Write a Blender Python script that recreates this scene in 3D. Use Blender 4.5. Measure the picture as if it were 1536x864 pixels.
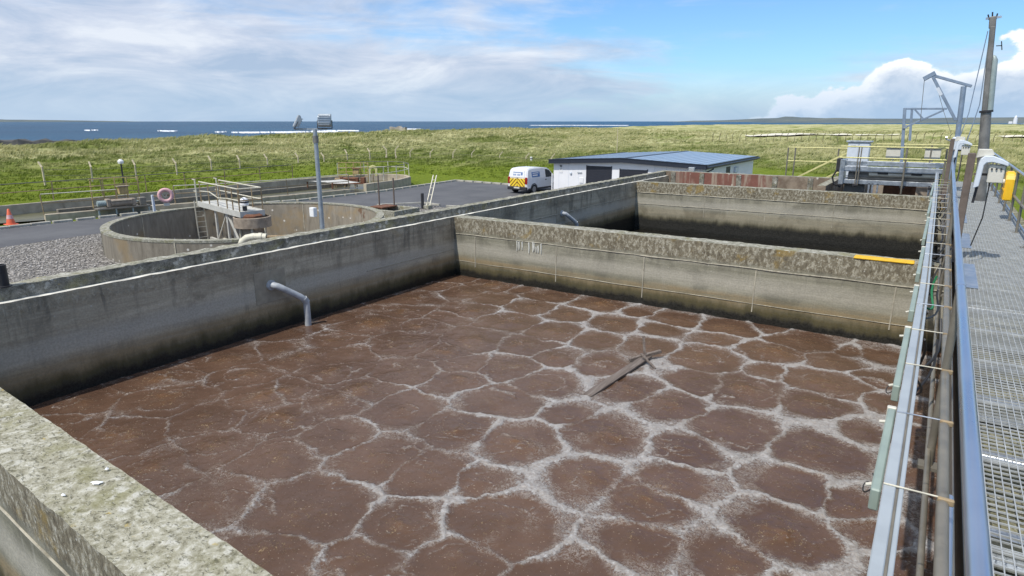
import bpy, bmesh, math, random
import numpy as np
from mathutils import Vector, Matrix

for o in list(bpy.data.objects):
    bpy.data.objects.remove(o)
SC = bpy.context.scene
COL = SC.collection
R = math.radians
random.seed(7)
RNG = np.random.default_rng(11)

# ------------------------------------------------------------------ camera
cam_d = bpy.data.cameras.new('Camera')
cam_d.sensor_width = 36.0
cam_d.lens = 36.0 * 960 / 1536
cam_d.clip_start = 0.05
cam_d.clip_end = 60000
cam = bpy.data.objects.new('Camera', cam_d)
COL.objects.link(cam)
cam.location = (0, 0, 5.2)
cam.rotation_euler = (R(90 - 14.597), 0, R(33.516))
SC.camera = cam
SC.render.resolution_x, SC.render.resolution_y = 1024, 576

# ------------------------------------------------------------------ sun and sky
SUN_EL, SUN_AZ = R(57), R(191)          # azimuth clockwise from +Y
sun_dir = Vector((math.sin(SUN_AZ) * math.cos(SUN_EL), math.cos(SUN_AZ) * math.cos(SUN_EL), math.sin(SUN_EL)))
sd = bpy.data.lights.new('Sun', 'SUN')
sd.energy = 3.3
sd.angle = R(0.6)
sd.color = (1.0, 0.955, 0.89)
sun = bpy.data.objects.new('Sun', sd)
COL.objects.link(sun)
sun.rotation_euler = (-sun_dir).to_track_quat('-Z', 'Y').to_euler()

SC.view_settings.view_transform = 'Standard'
SC.view_settings.look = 'None'
SC.view_settings.exposure = 0.30
SC.view_settings.gamma = 1.0
SC.view_settings.use_curve_mapping = False


class NT:
    """small helper around a node tree"""
    def __init__(self, nt):
        self.nt = nt
        nt.nodes.clear()

    def n(self, t, **kw):
        nd = self.nt.nodes.new(t)
        for k, v in kw.items():
            setattr(nd, k, v)
        return nd

    def l(self, a, b):
        self.nt.links.new(a, b)

    def put(self, sock, v):
        if isinstance(v, bpy.types.NodeSocket):
            self.l(v, sock)
        elif isinstance(v, (tuple, list)) and len(v) == 3 and sock.type == 'RGBA':
            sock.default_value = (v[0], v[1], v[2], 1)
        else:
            sock.default_value = v

    def pos(self):
        return self.n('ShaderNodeNewGeometry').outputs['Position']

    def obj(self):
        return self.n('ShaderNodeTexCoord').outputs['Object']

    def sep(self, v):
        s = self.n('ShaderNodeSeparateXYZ')
        self.l(v, s.inputs[0])
        return s.outputs

    def comb(self, x, y, z):
        s = self.n('ShaderNodeCombineXYZ')
        for i, v in enumerate((x, y, z)):
            self.put(s.inputs[i], v)
        return s.outputs[0]

    def scale(self, v, s, off=(0, 0, 0)):
        m = self.n('ShaderNodeMapping')
        self.l(v, m.inputs[0])
        m.inputs['Scale'].default_value = s
        m.inputs['Location'].default_value = off
        return m.outputs[0]

    def noise(self, v, sc=5, det=4, rough=0.55, dist=0.0, color=False):
        t = self.n('ShaderNodeTexNoise')
        self.l(v, t.inputs['Vector'])
        t.inputs['Scale'].default_value = sc
        t.inputs['Detail'].default_value = det
        t.inputs['Roughness'].default_value = rough
        t.inputs['Distortion'].default_value = dist
        return t.outputs['Color' if color else 'Fac']

    def vor(self, v, sc=5, feat='F1', rand=1.0, out='Distance'):
        t = self.n('ShaderNodeTexVoronoi', feature=feat)
        self.l(v, t.inputs['Vector'])
        t.inputs['Scale'].default_value = sc
        t.inputs['Randomness'].default_value = rand
        return t.outputs[out]

    def m(self, op, a, b=0.0, c=0.0, clamp=False):
        t = self.n('ShaderNodeMath', operation=op, use_clamp=clamp)
        self.put(t.inputs[0], a)
        self.put(t.inputs[1], b)
        self.put(t.inputs[2], c)
        return t.outputs[0]

    def mr(self, v, a, b, c=0.0, d=1.0, smooth=True):
        t = self.n('ShaderNodeMapRange', interpolation_type='SMOOTHSTEP' if smooth else 'LINEAR')
        self.put(t.inputs[0], v)
        for i, x in enumerate((a, b, c, d)):
            self.put(t.inputs[i + 1], x)
        return t.outputs[0]

    def mix(self, f, a, b, mode='MIX'):
        t = self.n('ShaderNodeMix', data_type='RGBA', blend_type=mode)
        self.put(t.inputs[0], f)
        self.put(t.inputs[6], a)
        self.put(t.inputs[7], b)
        return t.outputs[2]

    def vmix(self, a, b, f):
        t = self.n('ShaderNodeMix', data_type='VECTOR')
        self.put(t.inputs[0], f)
        self.put(t.inputs[4], a)
        self.put(t.inputs[5], b)
        return t.outputs[1]

    def ramp(self, f, stops):
        t = self.n('ShaderNodeValToRGB')
        self.put(t.inputs[0], f)
        e = t.color_ramp.elements
        while len(e) < len(stops):
            e.new(0.5)
        for el, (p, c) in zip(e, stops):
            el.position = p
            el.color = (c[0], c[1], c[2], 1)
        return t.outputs[0]

    def attr(self, name):
        return self.n('ShaderNodeAttribute', attribute_name=name).outputs['Fac']

    def bump(self, h, s=0.3, d=0.02, nrm=None):
        b = self.n('ShaderNodeBump')
        self.l(h, b.inputs['Height'])
        b.inputs['Strength'].default_value = s
        b.inputs['Distance'].default_value = d
        if nrm:
            self.l(nrm, b.inputs['Normal'])
        return b.outputs[0]

    def out(self, col, rough=0.8, nrm=None, metal=0.0, spec=0.5, trans=None):
        p = self.n('ShaderNodeBsdfPrincipled')
        self.put(p.inputs['Base Color'], col)
        self.put(p.inputs['Roughness'], rough)
        self.put(p.inputs['Metallic'], metal)
        self.put(p.inputs['Specular IOR Level'], spec)
        if nrm:
            self.l(nrm, p.inputs['Normal'])
        sh = p.outputs[0]
        if trans:
            tr = self.n('ShaderNodeBsdfTranslucent')
            self.put(tr.inputs['Color'], col)
            mx = self.n('ShaderNodeMixShader')
            mx.inputs[0].default_value = trans
            self.l(sh, mx.inputs[1])
            self.l(tr.outputs[0], mx.inputs[2])
            sh = mx.outputs[0]
        o = self.n('ShaderNodeOutputMaterial')
        self.l(sh, o.inputs[0])


world = bpy.data.worlds.new('World')
SC.world = world
world.use_nodes = True
W = NT(world.node_tree)
sky = W.n('ShaderNodeTexSky', sky_type='NISHITA')
sky.sun_disc = False
sky.sun_elevation = SUN_EL
sky.sun_rotation = SUN_AZ
sky.air_density = 1.0
sky.dust_density = 0.6
sky.ozone_density = 2.5
bg_sky = W.n('ShaderNodeBackground')
W.l(W.mix(1.0, sky.outputs[0], (0.62, 0.86, 1.10), 'MULTIPLY'), bg_sky.inputs[0])
bg_sky.inputs[1].default_value = 0.125
dirv = W.n('ShaderNodeTexCoord').outputs['Generated']
dx, dy, dz = W.sep(dirv)[:3]
az = W.m('ARCTAN2', dx, dy)                                   # radians, clockwise from +Y
el = W.m('ARCSINE', dz)
# long streaked sheets of stratus
sv = W.comb(W.m('MULTIPLY', az, 1.0), W.m('MULTIPLY', el, 5.0), 0.3)
n1 = W.noise(sv, 2.6, 6, 0.55, 0.4)
n1b = W.noise(W.comb(az, W.m('MULTIPLY', el, 3.0), 4.7), 7.0, 5, 0.6, 0.8)
wisp = W.noise(W.comb(W.m('ADD', az, W.m('MULTIPLY', el, 3.0)), W.m('MULTIPLY', el, 9.0), 1.1), 3.2, 6, 0.6, 0.5)
streak = W.m('ADD', W.m('ADD', W.m('MULTIPLY', n1, 0.5), W.m('MULTIPLY', n1b, 0.25)), W.m('MULTIPLY', wisp, 0.28))
# the sheet is thick towards the sea (west) and breaks up towards the land
side = W.mr(az, R(-46), R(-10), 0.20, -0.09)
elb = W.m('ADD', W.mr(el, R(1.5), R(8.0), 0.14, -0.07), W.mr(el, R(12), R(30), 0.0, 0.24))
cover = W.m('ADD', W.m('ADD', streak, side), elb)
sheet = W.mr(cover, 0.44, 0.68, 0.0, 0.90)
# heaped cumulus
cv = W.comb(az, W.m('MULTIPLY', el, 1.5), 2.0)
c1 = W.m('ADD', W.m('MULTIPLY', W.noise(cv, 13.0, 8, 0.60, 0.1), 0.65), W.m('MULTIPLY', W.m('SUBTRACT', 0.75, W.vor(W.vmix(cv, W.noise(cv, 9, 4, 0.6, 0, True), 0.08), 15, 'F1')), 0.45))
c1l = W.noise(W.comb(az, W.m('MULTIPLY', el, 0.3), 9.0), 5.0, 2, 0.5)
ctop = W.m('ADD', W.m('MULTIPLY', W.m('SUBTRACT', c1l, 0.5), 0.12), W.mr(az, R(-26), R(6), -0.055, 0.128, False))
cdens = W.m('ADD', W.m('SUBTRACT', ctop, el), W.m('MULTIPLY', W.m('SUBTRACT', c1, 0.52), 0.115))
cum = W.mr(cdens, -0.001, 0.007)
deep = W.mr(cdens, 0.008, 0.046)
relief = W.m('MULTIPLY', W.mr(W.noise(cv, 26, 6, 0.6, 0.3), 0.40, 0.65), 0.35)
cum_col = W.mix(W.m('SUBTRACT', deep, relief, clamp=True), (0.93, 0.95, 0.98), (0.42, 0.52, 0.66))
tone = W.noise(W.comb(az, W.m('MULTIPLY', el, 4.0), 7.7), 5.0, 6, 0.6, 0.6)
sheet_col = W.ramp(tone, [(0.34, (0.38, 0.47, 0.62)), (0.50, (0.56, 0.61, 0.72)), (0.64, (0.74, 0.77, 0.83))])
col = W.mix(cum, sheet_col, cum_col)
# band of brighter distance along the horizon
low = W.mr(el, R(0.0), R(5.0), 1.0, 0.0)
col = W.mix(W.m('MULTIPLY', low, 0.66), col, (0.34, 0.50, 0.70))
mask = W.m('MAXIMUM', W.m('MAXIMUM', sheet, cum), W.m('MULTIPLY', low, 0.8))
bg_c = W.n('ShaderNodeBackground')
W.l(col, bg_c.inputs[0])
bg_c.inputs[1].default_value = 0.95
mxs = W.n('ShaderNodeMixShader')
W.l(mask, mxs.inputs[0])
W.l(bg_sky.outputs[0], mxs.inputs[1])
W.l(bg_c.outputs[0], mxs.inputs[2])
wo = W.n('ShaderNodeOutputWorld')
W.l(mxs.outputs[0], wo.inputs[0])

# ------------------------------------------------------------------ object helpers
WL = {}


def tag(o, label=None, cat=None, group=None, kind=None):
    if label:
        o['label'] = label
    if cat:
        o['category'] = cat
    if group:
        o['group'] = group
    if kind:
        o['kind'] = kind
    return o


def thing(name, loc, label, cat, group=None, rz=0.0):
    o = bpy.data.objects.new(name, None)
    COL.objects.link(o)
    o.location = loc
    o.rotation_euler = (0, 0, rz)
    o.empty_display_size = 0.2
    WL[o.name] = (Vector(loc), rz)
    return tag(o, label, cat, group)


def link(name, me, mat=None, parent=None):
    o = bpy.data.objects.new(name, me)
    COL.objects.link(o)
    if mat and not me.materials:
        me.materials.append(mat)
    if parent:
        o.parent = parent
        WL[o.name] = WL.get(parent.name, (Vector((0, 0, 0)), 0))
    return o


def dup(root, loc, rz=None, label=None):
    r = root.copy()
    COL.objects.link(r)
    r.location = loc
    if rz is not None:
        r.rotation_euler = (0, 0, rz)
    if label:
        r['label'] = label
    for ch in list(root.children):
        c = ch.copy()
        COL.objects.link(c)
        c.parent = r
        for g in list(ch.children):
            d = g.copy()
            COL.objects.link(d)
            d.parent = c
    return r


class MB:
    def __init__(self):
        self.v = []
        self.f = []

    def add(self, vs, fs):
        b = len(self.v)
        self.v += [tuple(p) for p in vs]
        self.f += [tuple(i + b for i in q) for q in fs]
        return self

    def box(self, x0, x1, y0, y1, z0, z1):
        vs = [(x, y, z) for z in (z0, z1) for y in (y0, y1) for x in (x0, x1)]
        return self.add(vs, [(0, 2, 3, 1), (4, 5, 7, 6), (0, 1, 5, 4), (2, 6, 7, 3), (0, 4, 6, 2), (1, 3, 7, 5)])

    def bar(self, p, q, w, h, up=(0, 0, 1)):
        """rectangular bar from p to q, w sideways, h along up"""
        p, q = Vector(p), Vector(q)
        d = (q - p).normalized()
        u = Vector(up)
        s = d.cross(u)
        if s.length < 1e-4:
            s = d.cross(Vector((0, 1, 0)))
        s.normalize()
        u = s.cross(d).normalized()
        vs = []
        for c in (p, q):
            for a, b in ((-1, -1), (1, -1), (1, 1), (-1, 1)):
                vs.append(c + s * (a * w / 2) + u * (b * h / 2))
        return self.add(vs, [(0, 1, 2, 3), (7, 6, 5, 4), (0, 4, 5, 1), (1, 5, 6, 2), (2, 6, 7, 3), (3, 7, 4, 0)])

    def tube(self, pts, r, n=8, caps=True):
        pts = [Vector(p) for p in pts]
        rs = r if isinstance(r, (list, tuple)) else [r] * len(pts)
        rings = []
        prev = None
        for i, p in enumerate(pts):
            if i == 0:
                d = pts[1] - p
            elif i == len(pts) - 1:
                d = p - pts[i - 1]
            else:
                d = (p - pts[i - 1]).normalized() + (pts[i + 1] - p).normalized()
            d.normalize()
            if prev is None:
                a = d.cross(Vector((0, 0, 1)))
                if a.length < 1e-3:
                    a = d.cross(Vector((1, 0, 0)))
            else:
                a = prev - d * prev.dot(d)
            a.normalize()
            prev = a
            b = d.cross(a)
            rings.append([p + (a * math.cos(t) + b * math.sin(t)) * rs[i] for t in [2 * math.pi * k / n for k in range(n)]])
        vs = [v for rg in rings for v in rg]
        fs = []
        for i in range(len(rings) - 1):
            for k in range(n):
                k2 = (k + 1) % n
                fs.append((i * n + k, i * n + k2, (i + 1) * n + k2, (i + 1) * n + k))
        if caps:
            fs.append(tuple(range(n - 1, -1, -1)))
            fs.append(tuple((len(rings) - 1) * n + k for k in range(n)))
        return self.add(vs, fs)

    def lathe(self, c, prof, n=24, a0=0.0, a1=2 * math.pi):
        """profile of (r, z) revolved about the vertical through c"""
        full = abs(a1 - a0 - 2 * math.pi) < 1e-6
        m = n if full else n + 1
        vs = []
        for k in range(m):
            t = a0 + (a1 - a0) * k / n
            for r, z in prof:
                vs.append((c[0] + r * math.cos(t), c[1] + r * math.sin(t), c[2] + z))
        L = len(prof)
        fs = []
        for k in range(n):
            k2 = (k + 1) % m
            for i in range(L - 1):
                fs.append((k * L + i, k2 * L + i, k2 * L + i + 1, k * L + i + 1))
        return self.add(vs, fs)

    def prism(self, poly, axis, a, b):
        """poly of 2-D points; axis 'x': points are (y,z), 'y': (x,z), 'z': (x,y)"""
        def P(p, t):
            return {'x': (t, p[0], p[1]), 'y': (p[0], t, p[1]), 'z': (p[0], p[1], t)}[axis]
        n = len(poly)
        vs = [P(p, a) for p in poly] + [P(p, b) for p in poly]
        fs = [tuple(range(n - 1, -1, -1)), tuple(range(n, 2 * n))]
        fs += [(i, (i + 1) % n, n + (i + 1) % n, n + i) for i in range(n)]
        return self.add(vs, fs)

    def build(self, name, mat, parent=None, smooth=False, bevel=0.0, local=False, seg=1):
        vs = self.v
        if parent and not local:
            loc, rz = WL.get(parent.name, (Vector((0, 0, 0)), 0))
            mt = (Matrix.Translation(loc) @ Matrix.Rotation(rz, 4, 'Z')).inverted()
            vs = [tuple(mt @ Vector(p)) for p in vs]
        me = bpy.data.meshes.new(name)
        me.from_pydata(vs, [], self.f)
        bm = bmesh.new()
        bm.from_mesh(me)
        bmesh.ops.recalc_face_normals(bm, faces=bm.faces)
        if bevel:
            ed = [e for e in bm.edges if len(e.link_faces) == 2 and e.calc_face_angle(0) > 0.6]
            bmesh.ops.bevel(bm, geom=ed, offset=bevel, segments=seg, affect='EDGES', clamp_overlap=True)
        bm.to_mesh(me)
        bm.free()
        if smooth:
            for p in me.polygons:
                p.use_smooth = True
            me.set_sharp_from_angle(angle=R(40))
        return link(name, me, mat, parent)


def np_mesh(name, V, F, mat, parent=None, smooth=True):
    me = bpy.data.meshes.new(name)
    V = np.asarray(V, dtype=np.float32)
    F = np.asarray(F, dtype=np.int32)
    k = F.shape[1]
    me.vertices.add(len(V))
    me.vertices.foreach_set('co', V.ravel())
    me.loops.add(F.size)
    me.loops.foreach_set('vertex_index', F.ravel())
    me.polygons.add(len(F))
    me.polygons.foreach_set('loop_start', np.arange(0, F.size, k, dtype=np.int32))
    me.polygons.foreach_set('loop_total', np.full(len(F), k, dtype=np.int32))
    if smooth:
        me.polygons.foreach_set('use_smooth', np.ones(len(F), dtype=bool))
    me.update(calc_edges=True)
    return link(name, me, mat, parent)


# numpy gradient noise
_perm = RNG.permutation(512)
_grad = RNG.normal(size=(512, 2))
_grad /= np.linalg.norm(_grad, axis=1)[:, None]


def pnoise(x, y):
    xi = np.floor(x).astype(int)
    yi = np.floor(y).astype(int)
    xf, yf = x - xi, y - yi
    u = xf * xf * xf * (xf * (xf * 6 - 15) + 10)
    v = yf * yf * yf * (yf * (yf * 6 - 15) + 10)

    def g(i, j, a, b):
        h = _perm[(_perm[i % 512] + j) % 512]
        gr = _grad[h]
        return gr[..., 0] * a + gr[..., 1] * b
    n00 = g(xi, yi, xf, yf)
    n10 = g(xi + 1, yi, xf - 1, yf)
    n01 = g(xi, yi + 1, xf, yf - 1)
    n11 = g(xi + 1, yi + 1, xf - 1, yf - 1)
    return (n00 * (1 - u) + n10 * u) * (1 - v) + (n01 * (1 - u) + n11 * u) * v


def fbm(x, y, o=4, rough=0.5):
    s = np.zeros_like(x, dtype=float)
    a = 1.0
    for k in range(o):
        s += a * pnoise(x * 2 ** k + 17.3 * k, y * 2 ** k - 9.1 * k)
        a *= rough
    return s


def sstep(a, b, x):
    t = np.clip((x - a) / (b - a), 0, 1)
    return t * t * (3 - 2 * t)


# ------------------------------------------------------------------ materials
def mat(name):
    m = bpy.data.materials.new(name)
    m.use_nodes = True
    return m, NT(m.node_tree)


def simple(name, c, rough=0.6, metal=0.0, var=0.15, sc=6.0, bump=0.0, dirt=None, dirt_amt=0.5):
    m, n = mat(name)
    p = n.obj()
    f = n.noise(p, sc, 5, 0.6)
    dark = tuple(max(0.0, x * (1 - var)) for x in c)
    lite = tuple(min(1.0, x * (1 + var)) for x in c)
    colr = n.mix(n.mr(f, 0.3, 0.7), dark, lite)
    if dirt:
        g = n.noise(n.scale(p, (1, 1, 0.35)), sc * 1.7, 6, 0.65, 0.5)
        colr = n.mix(n.mr(g, 1 - dirt_amt, 1 - dirt_amt + 0.25), colr, dirt)
    rg = n.mr(f, 0.2, 0.8, max(0, rough - 0.1), min(1, rough + 0.1))
    n.out(colr, rg, n.bump(n.noise(p, sc * 12, 3), bump, 0.004) if bump else None, metal)
    return m


def wall_concrete(name, level, top, base_a, base_b, lich=1.0, alg=0.45, band_w=0.34, bright=0.0, pale=0.55, ochre=0.75, blkf=0.46):
    """in-situ concrete tank wall: lichen crust near the top, pour streaks, algae at the liquid line"""
    m, n = mat(name)
    p = n.pos()
    x, y, z = n.sep(p)[:3]
    big = n.noise(p, 0.9, 6, 0.65, 0.5)
    boards = n.noise(n.scale(p, (0.45, 0.45, 9)), 1.0, 6, 0.65, 0.3)
    drip = n.noise(n.scale(p, (7, 7, 0.55)), 1.0, 5, 0.65, 0.3)
    fine = n.noise(p, 38, 4, 0.6)
    c = n.mix(n.mr(boards, 0.32, 0.68), base_a, base_b)
    c = n.mix(n.m('MULTIPLY', n.mr(big, 0.46, 0.62), 0.7), c, tuple(v * 0.55 for v in base_a))
    c = n.mix(n.m('MULTIPLY', n.mr(drip, 0.55, 0.75), 0.55), c, (0.16, 0.15, 0.115))
    c = n.mix(n.m('MULTIPLY', n.mr(drip, 0.42, 0.25), 0.35), c, (0.42, 0.40, 0.34))
    st = n.noise(n.scale(p, (2.4, 2.4, 0.30)), 1.0, 6, 0.7, 0.8)
    stm = n.m('MULTIPLY', n.mr(st, 0.50, 0.62), n.mr(z, top - 0.85, top - 0.1))
    c = n.mix(n.m('MULTIPLY', stm, 0.6), c, (0.085, 0.078, 0.06))
    # pale splash band above the algae
    zl = n.m('ADD', z, n.m('MULTIPLY', n.m('SUBTRACT', big, 0.5), 0.16))
    b0 = level + alg
    pal = n.m('MULTIPLY', n.mr(zl, b0 + 0.02, b0 + 0.16), n.mr(zl, b0 + 0.42, b0 + 0.24))
    c = n.mix(n.m('MULTIPLY', pal, pale), c, (0.47, 0.44, 0.365))
    # ochre streaked band, then dark algae
    och = n.m('MULTIPLY', n.mr(zl, b0 + 0.06, b0 - 0.06), n.mr(boards, 0.25, 0.6))
    c = n.mix(n.m('MULTIPLY', och, ochre), c, (0.26, 0.185, 0.085))
    zal = n.m('ADD', z, n.m('MULTIPLY', n.m('SUBTRACT', n.noise(n.scale(p, (3, 3, 1.2)), 1.5, 6, 0.65), 0.5), 0.30))
    olive = n.mr(zal, level + alg * 0.86, level + alg * 0.42)
    c = n.mix(n.m('MULTIPLY', olive, 0.9), c, (0.058, 0.050, 0.017))
    blk = n.mr(zal, level + alg * blkf, level + alg * (blkf - 0.28))
    c = n.mix(blk, c, (0.010, 0.010, 0.008))
    # lichen band
    zt = n.m('ADD', z, n.m('MULTIPLY', n.m('SUBTRACT', n.noise(p, 4.0, 5, 0.65), 0.5), 0.16))
    lb = n.mr(zt, top - band_w - 0.03, top - band_w + 0.05)
    v1 = n.vor(n.vmix(p, n.noise(p, 9, 4, 0.6, 0, True), 0.06), 11, 'F1')
    lsp = n.noise(n.scale(p, (1, 1, 0.6)), 19, 7, 0.72, 0.5)
    lc = n.ramp(lsp, [(0.30, (0.060, 0.050, 0.033)), (0.43, (0.145, 0.118, 0.075)), (0.53, (0.25, 0.22, 0.15)),
                      (0.60, (0.50, 0.47, 0.38)), (0.70, (0.20, 0.165, 0.06))])
    lc = n.mix(n.mr(v1, 0.16, 0.06), lc, (0.56, 0.54, 0.46))
    lc = n.mix(n.mr(n.noise(p, 2.2, 4, 0.6, 0.4), 0.56, 0.68, 0, 0.8), lc, (0.30, 0.20, 0.045))
    c = n.mix(n.m('MULTIPLY', lb, lich), c, lc)
    # thin spots of lichen lower down
    spots = n.m('MULTIPLY', n.mr(n.vor(p, 6, 'F1'), 0.10, 0.05), n.mr(zt, level + 0.5, top - 0.2))
    c = n.mix(n.m('MULTIPLY', spots, 0.6), c, (0.50, 0.49, 0.42))
    if bright:
        c = n.mix(bright, c, (0.6, 0.57, 0.5))
    c = n.mix(n.m('MULTIPLY', n.mr(fine, 0.35, 0.65), 0.22), c, (0.10, 0.095, 0.08))
    h = n.m('ADD', n.m('ADD', n.m('MULTIPLY', fine, 0.5), n.m('MULTIPLY', boards, 0.8)), n.m('MULTIPLY', n.m('MULTIPLY', lsp, lb), 1.6))
    rg = n.mr(zal, level + 0.05, level + 0.25, 0.35, 0.9)
    n.out(c, rg, n.bump(h, 0.6, 0.012), 0, 0.35)
    return m


LIQ = 1.75          # level of the aerated liquor
WT = 3.10           # top of the cross walls and inner ledges
M = {}
M['wall_sun'] = wall_concrete('tank_concrete_weathered', LIQ, WT, (0.225, 0.215, 0.155), (0.345, 0.325, 0.25), 0.85, 0.46)
M['wall_grey'] = wall_concrete('tank_concrete_grey', LIQ, WT, (0.36, 0.31, 0.22), (0.54, 0.475, 0.35), 0.30, 0.46, 0.2, pale=0.75)
M['wall_far'] = wall_concrete('tank_concrete_far', 1.40, WT, (0.255, 0.24, 0.175), (0.36, 0.335, 0.255), 0.9, 0.80, 0.36, ochre=0.25, blkf=0.70)


def crust(name, a, b, c_, d, sc=16):
    """crusted horizontal concrete: grey base, rosettes of pale and yellow lichen, moss, grit and pits"""
    m, n = mat(name)
    p = n.pos()
    wp_ = n.vmix(p, n.noise(p, 9, 5, 0.65, 0, True), 0.13)
    n1 = n.noise(p, sc, 8, 0.74, 0.4)
    n2 = n.noise(p, 2.2, 6, 0.65, 0.6)
    n3 = n.noise(p, 85, 3, 0.6)
    col = n.ramp(n1, [(0.33, d), (0.44, a), (0.53, b), (0.63, c_)])
    col = n.mix(n.mr(n2, 0.50, 0.66, 0, 0.6), col, (0.20, 0.19, 0.085))
    ros = n.m('MULTIPLY', n.mr(n.vor(wp_, 7.5, 'F1'), 0.36, 0.27), n.mr(n.noise(p, 3.1, 4, 0.6), 0.44, 0.56))
    col = n.mix(n.m('MULTIPLY', ros, n.mr(n1, 0.40, 0.56, 0.1, 0.75)), col, (0.52, 0.51, 0.45))
    ylw = n.m('MULTIPLY', n.mr(n.vor(wp_, 13, 'F1'), 0.22, 0.12), n.mr(n.noise(n.scale(p, (1, 1, 1), (7, 3, 1)), 2.0, 4, 0.6), 0.54, 0.64))
    col = n.mix(n.m('MULTIPLY', ylw, 0.8), col, (0.36, 0.27, 0.07))
    col = n.mix(n.m('MULTIPLY', n.mr(n.vor(wp_, 22, 'F1'), 0.20, 0.12), 0.75), col, (0.07, 0.065, 0.045))
    pit = n.noise(n.scale(p, (0.7, 1.6, 1)), 34, 4, 0.6, 0.5)
    col = n.mix(n.mr(pit, 0.60, 0.66, 0, 0.7), col, (0.10, 0.095, 0.06))
    col = n.mix(n.m('MULTIPLY', n.mr(n3, 0.58, 0.7), 0.4), col, (0.60, 0.59, 0.53))
    h = n.m('ADD', n.m('MULTIPLY', n1, 0.6), n.m('SUBTRACT', n.m('MULTIPLY', n3, 0.4), n.m('MULTIPLY', n.mr(pit, 0.58, 0.66), 0.4)))
    n.out(col, 0.95, n.bump(h, 0.7, 0.012), 0, 0.2)
    return m


M['crust'] = crust('lichen_crusted_concrete', (0.265, 0.25, 0.18), (0.36, 0.345, 0.265), (0.51, 0.495, 0.42), (0.12, 0.112, 0.07))
M['coping'] = crust('coping_concrete', (0.22, 0.215, 0.165), (0.30, 0.29, 0.235), (0.42, 0.41, 0.35), (0.09, 0.088, 0.065), 9)
M['upstand'] = crust('upstand_concrete', (0.15, 0.145, 0.12), (0.22, 0.21, 0.175), (0.34, 0.325, 0.28), (0.07, 0.066, 0.05), 7)
M['shaded_mosstop'] = crust('shaded_mossy_concrete', (0.13, 0.125, 0.075), (0.20, 0.19, 0.12), (0.36, 0.345, 0.25), (0.05, 0.048, 0.025), 6)  # greenish top, darkened to paint in the shade under the grating
M['edge'] = simple('sunlit_pale_edge', (0.66, 0.64, 0.56), 0.9, 0, 0.25, 5, 0.3, (0.2, 0.19, 0.15), 0.42)  # ledge top kept near white, its sunlit brightness put into the colour


def round_concrete():
    m, n = mat('round_tank_concrete')
    p = n.pos()
    drip = n.noise(n.scale(p, (2.6, 2.6, 0.7)), 1.0, 7, 0.7, 0.8)
    big = n.noise(p, 0.7, 5, 0.6, 0.4)
    c = n.ramp(drip, [(0.28, (0.13, 0.115, 0.09)), (0.46, (0.20, 0.178, 0.14)), (0.62, (0.25, 0.225, 0.18)), (0.75, (0.31, 0.28, 0.235))])
    c = n.mix(n.mr(big, 0.52, 0.68, 0, 0.65), c, (0.25, 0.185, 0.10))
    c = n.mix(n.mr(n.vor(p, 2.1, 'F1'), 0.13, 0.07, 0, 0.85), c, (0.62, 0.60, 0.54))
    c = n.mix(n.m('MULTIPLY', n.mr(n.noise(p, 0.42, 6, 0.7, 0.6), 0.62, 0.68), 0.8), c, (0.10, 0.045, 0.022))
    n.out(c, 0.92, n.bump(n.noise(p, 20, 5), 0.4, 0.015), 0, 0.3)
    return m


M['round'] = round_concrete()


def red_wall():
    m, n = mat('red_stained_wall')
    p = n.pos()
    a = n.noise(p, 2.4, 6, 0.7, 0.4)
    drip = n.noise(n.scale(p, (4, 4, 0.5)), 1.0, 5, 0.6)
    c = n.ramp(a, [(0.3, (0.15, 0.075, 0.055)), (0.55, (0.20, 0.085, 0.065)), (0.75, (0.26, 0.19, 0.15))])
    c = n.mix(n.mr(drip, 0.52, 0.66, 0, 0.85), c, (0.34, 0.28, 0.215))
    xx = n.m('ADD', n.sep(p)[0], n.m('MULTIPLY', n.m('SUBTRACT', a, 0.5), 1.6))
    onred = n.m('MULTIPLY', n.mr(xx, -8.9, -8.4), n.mr(xx, -4.9, -5.6))
    c = n.mix(onred, n.mix(n.mr(a, 0.35, 0.65), (0.15, 0.115, 0.085), (0.27, 0.22, 0.165)), c)
    c = n.mix(n.mr(n.vor(n.scale(p, (1, 1, 0.8)), 3.6, 'F1'), 0.19, 0.10, 0, 0.9), c, (0.60, 0.57, 0.50))
    n.out(c, 0.9, n.bump(a, 0.4, 0.02), 0, 0.3)
    return m


M['red'] = red_wall()


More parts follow.
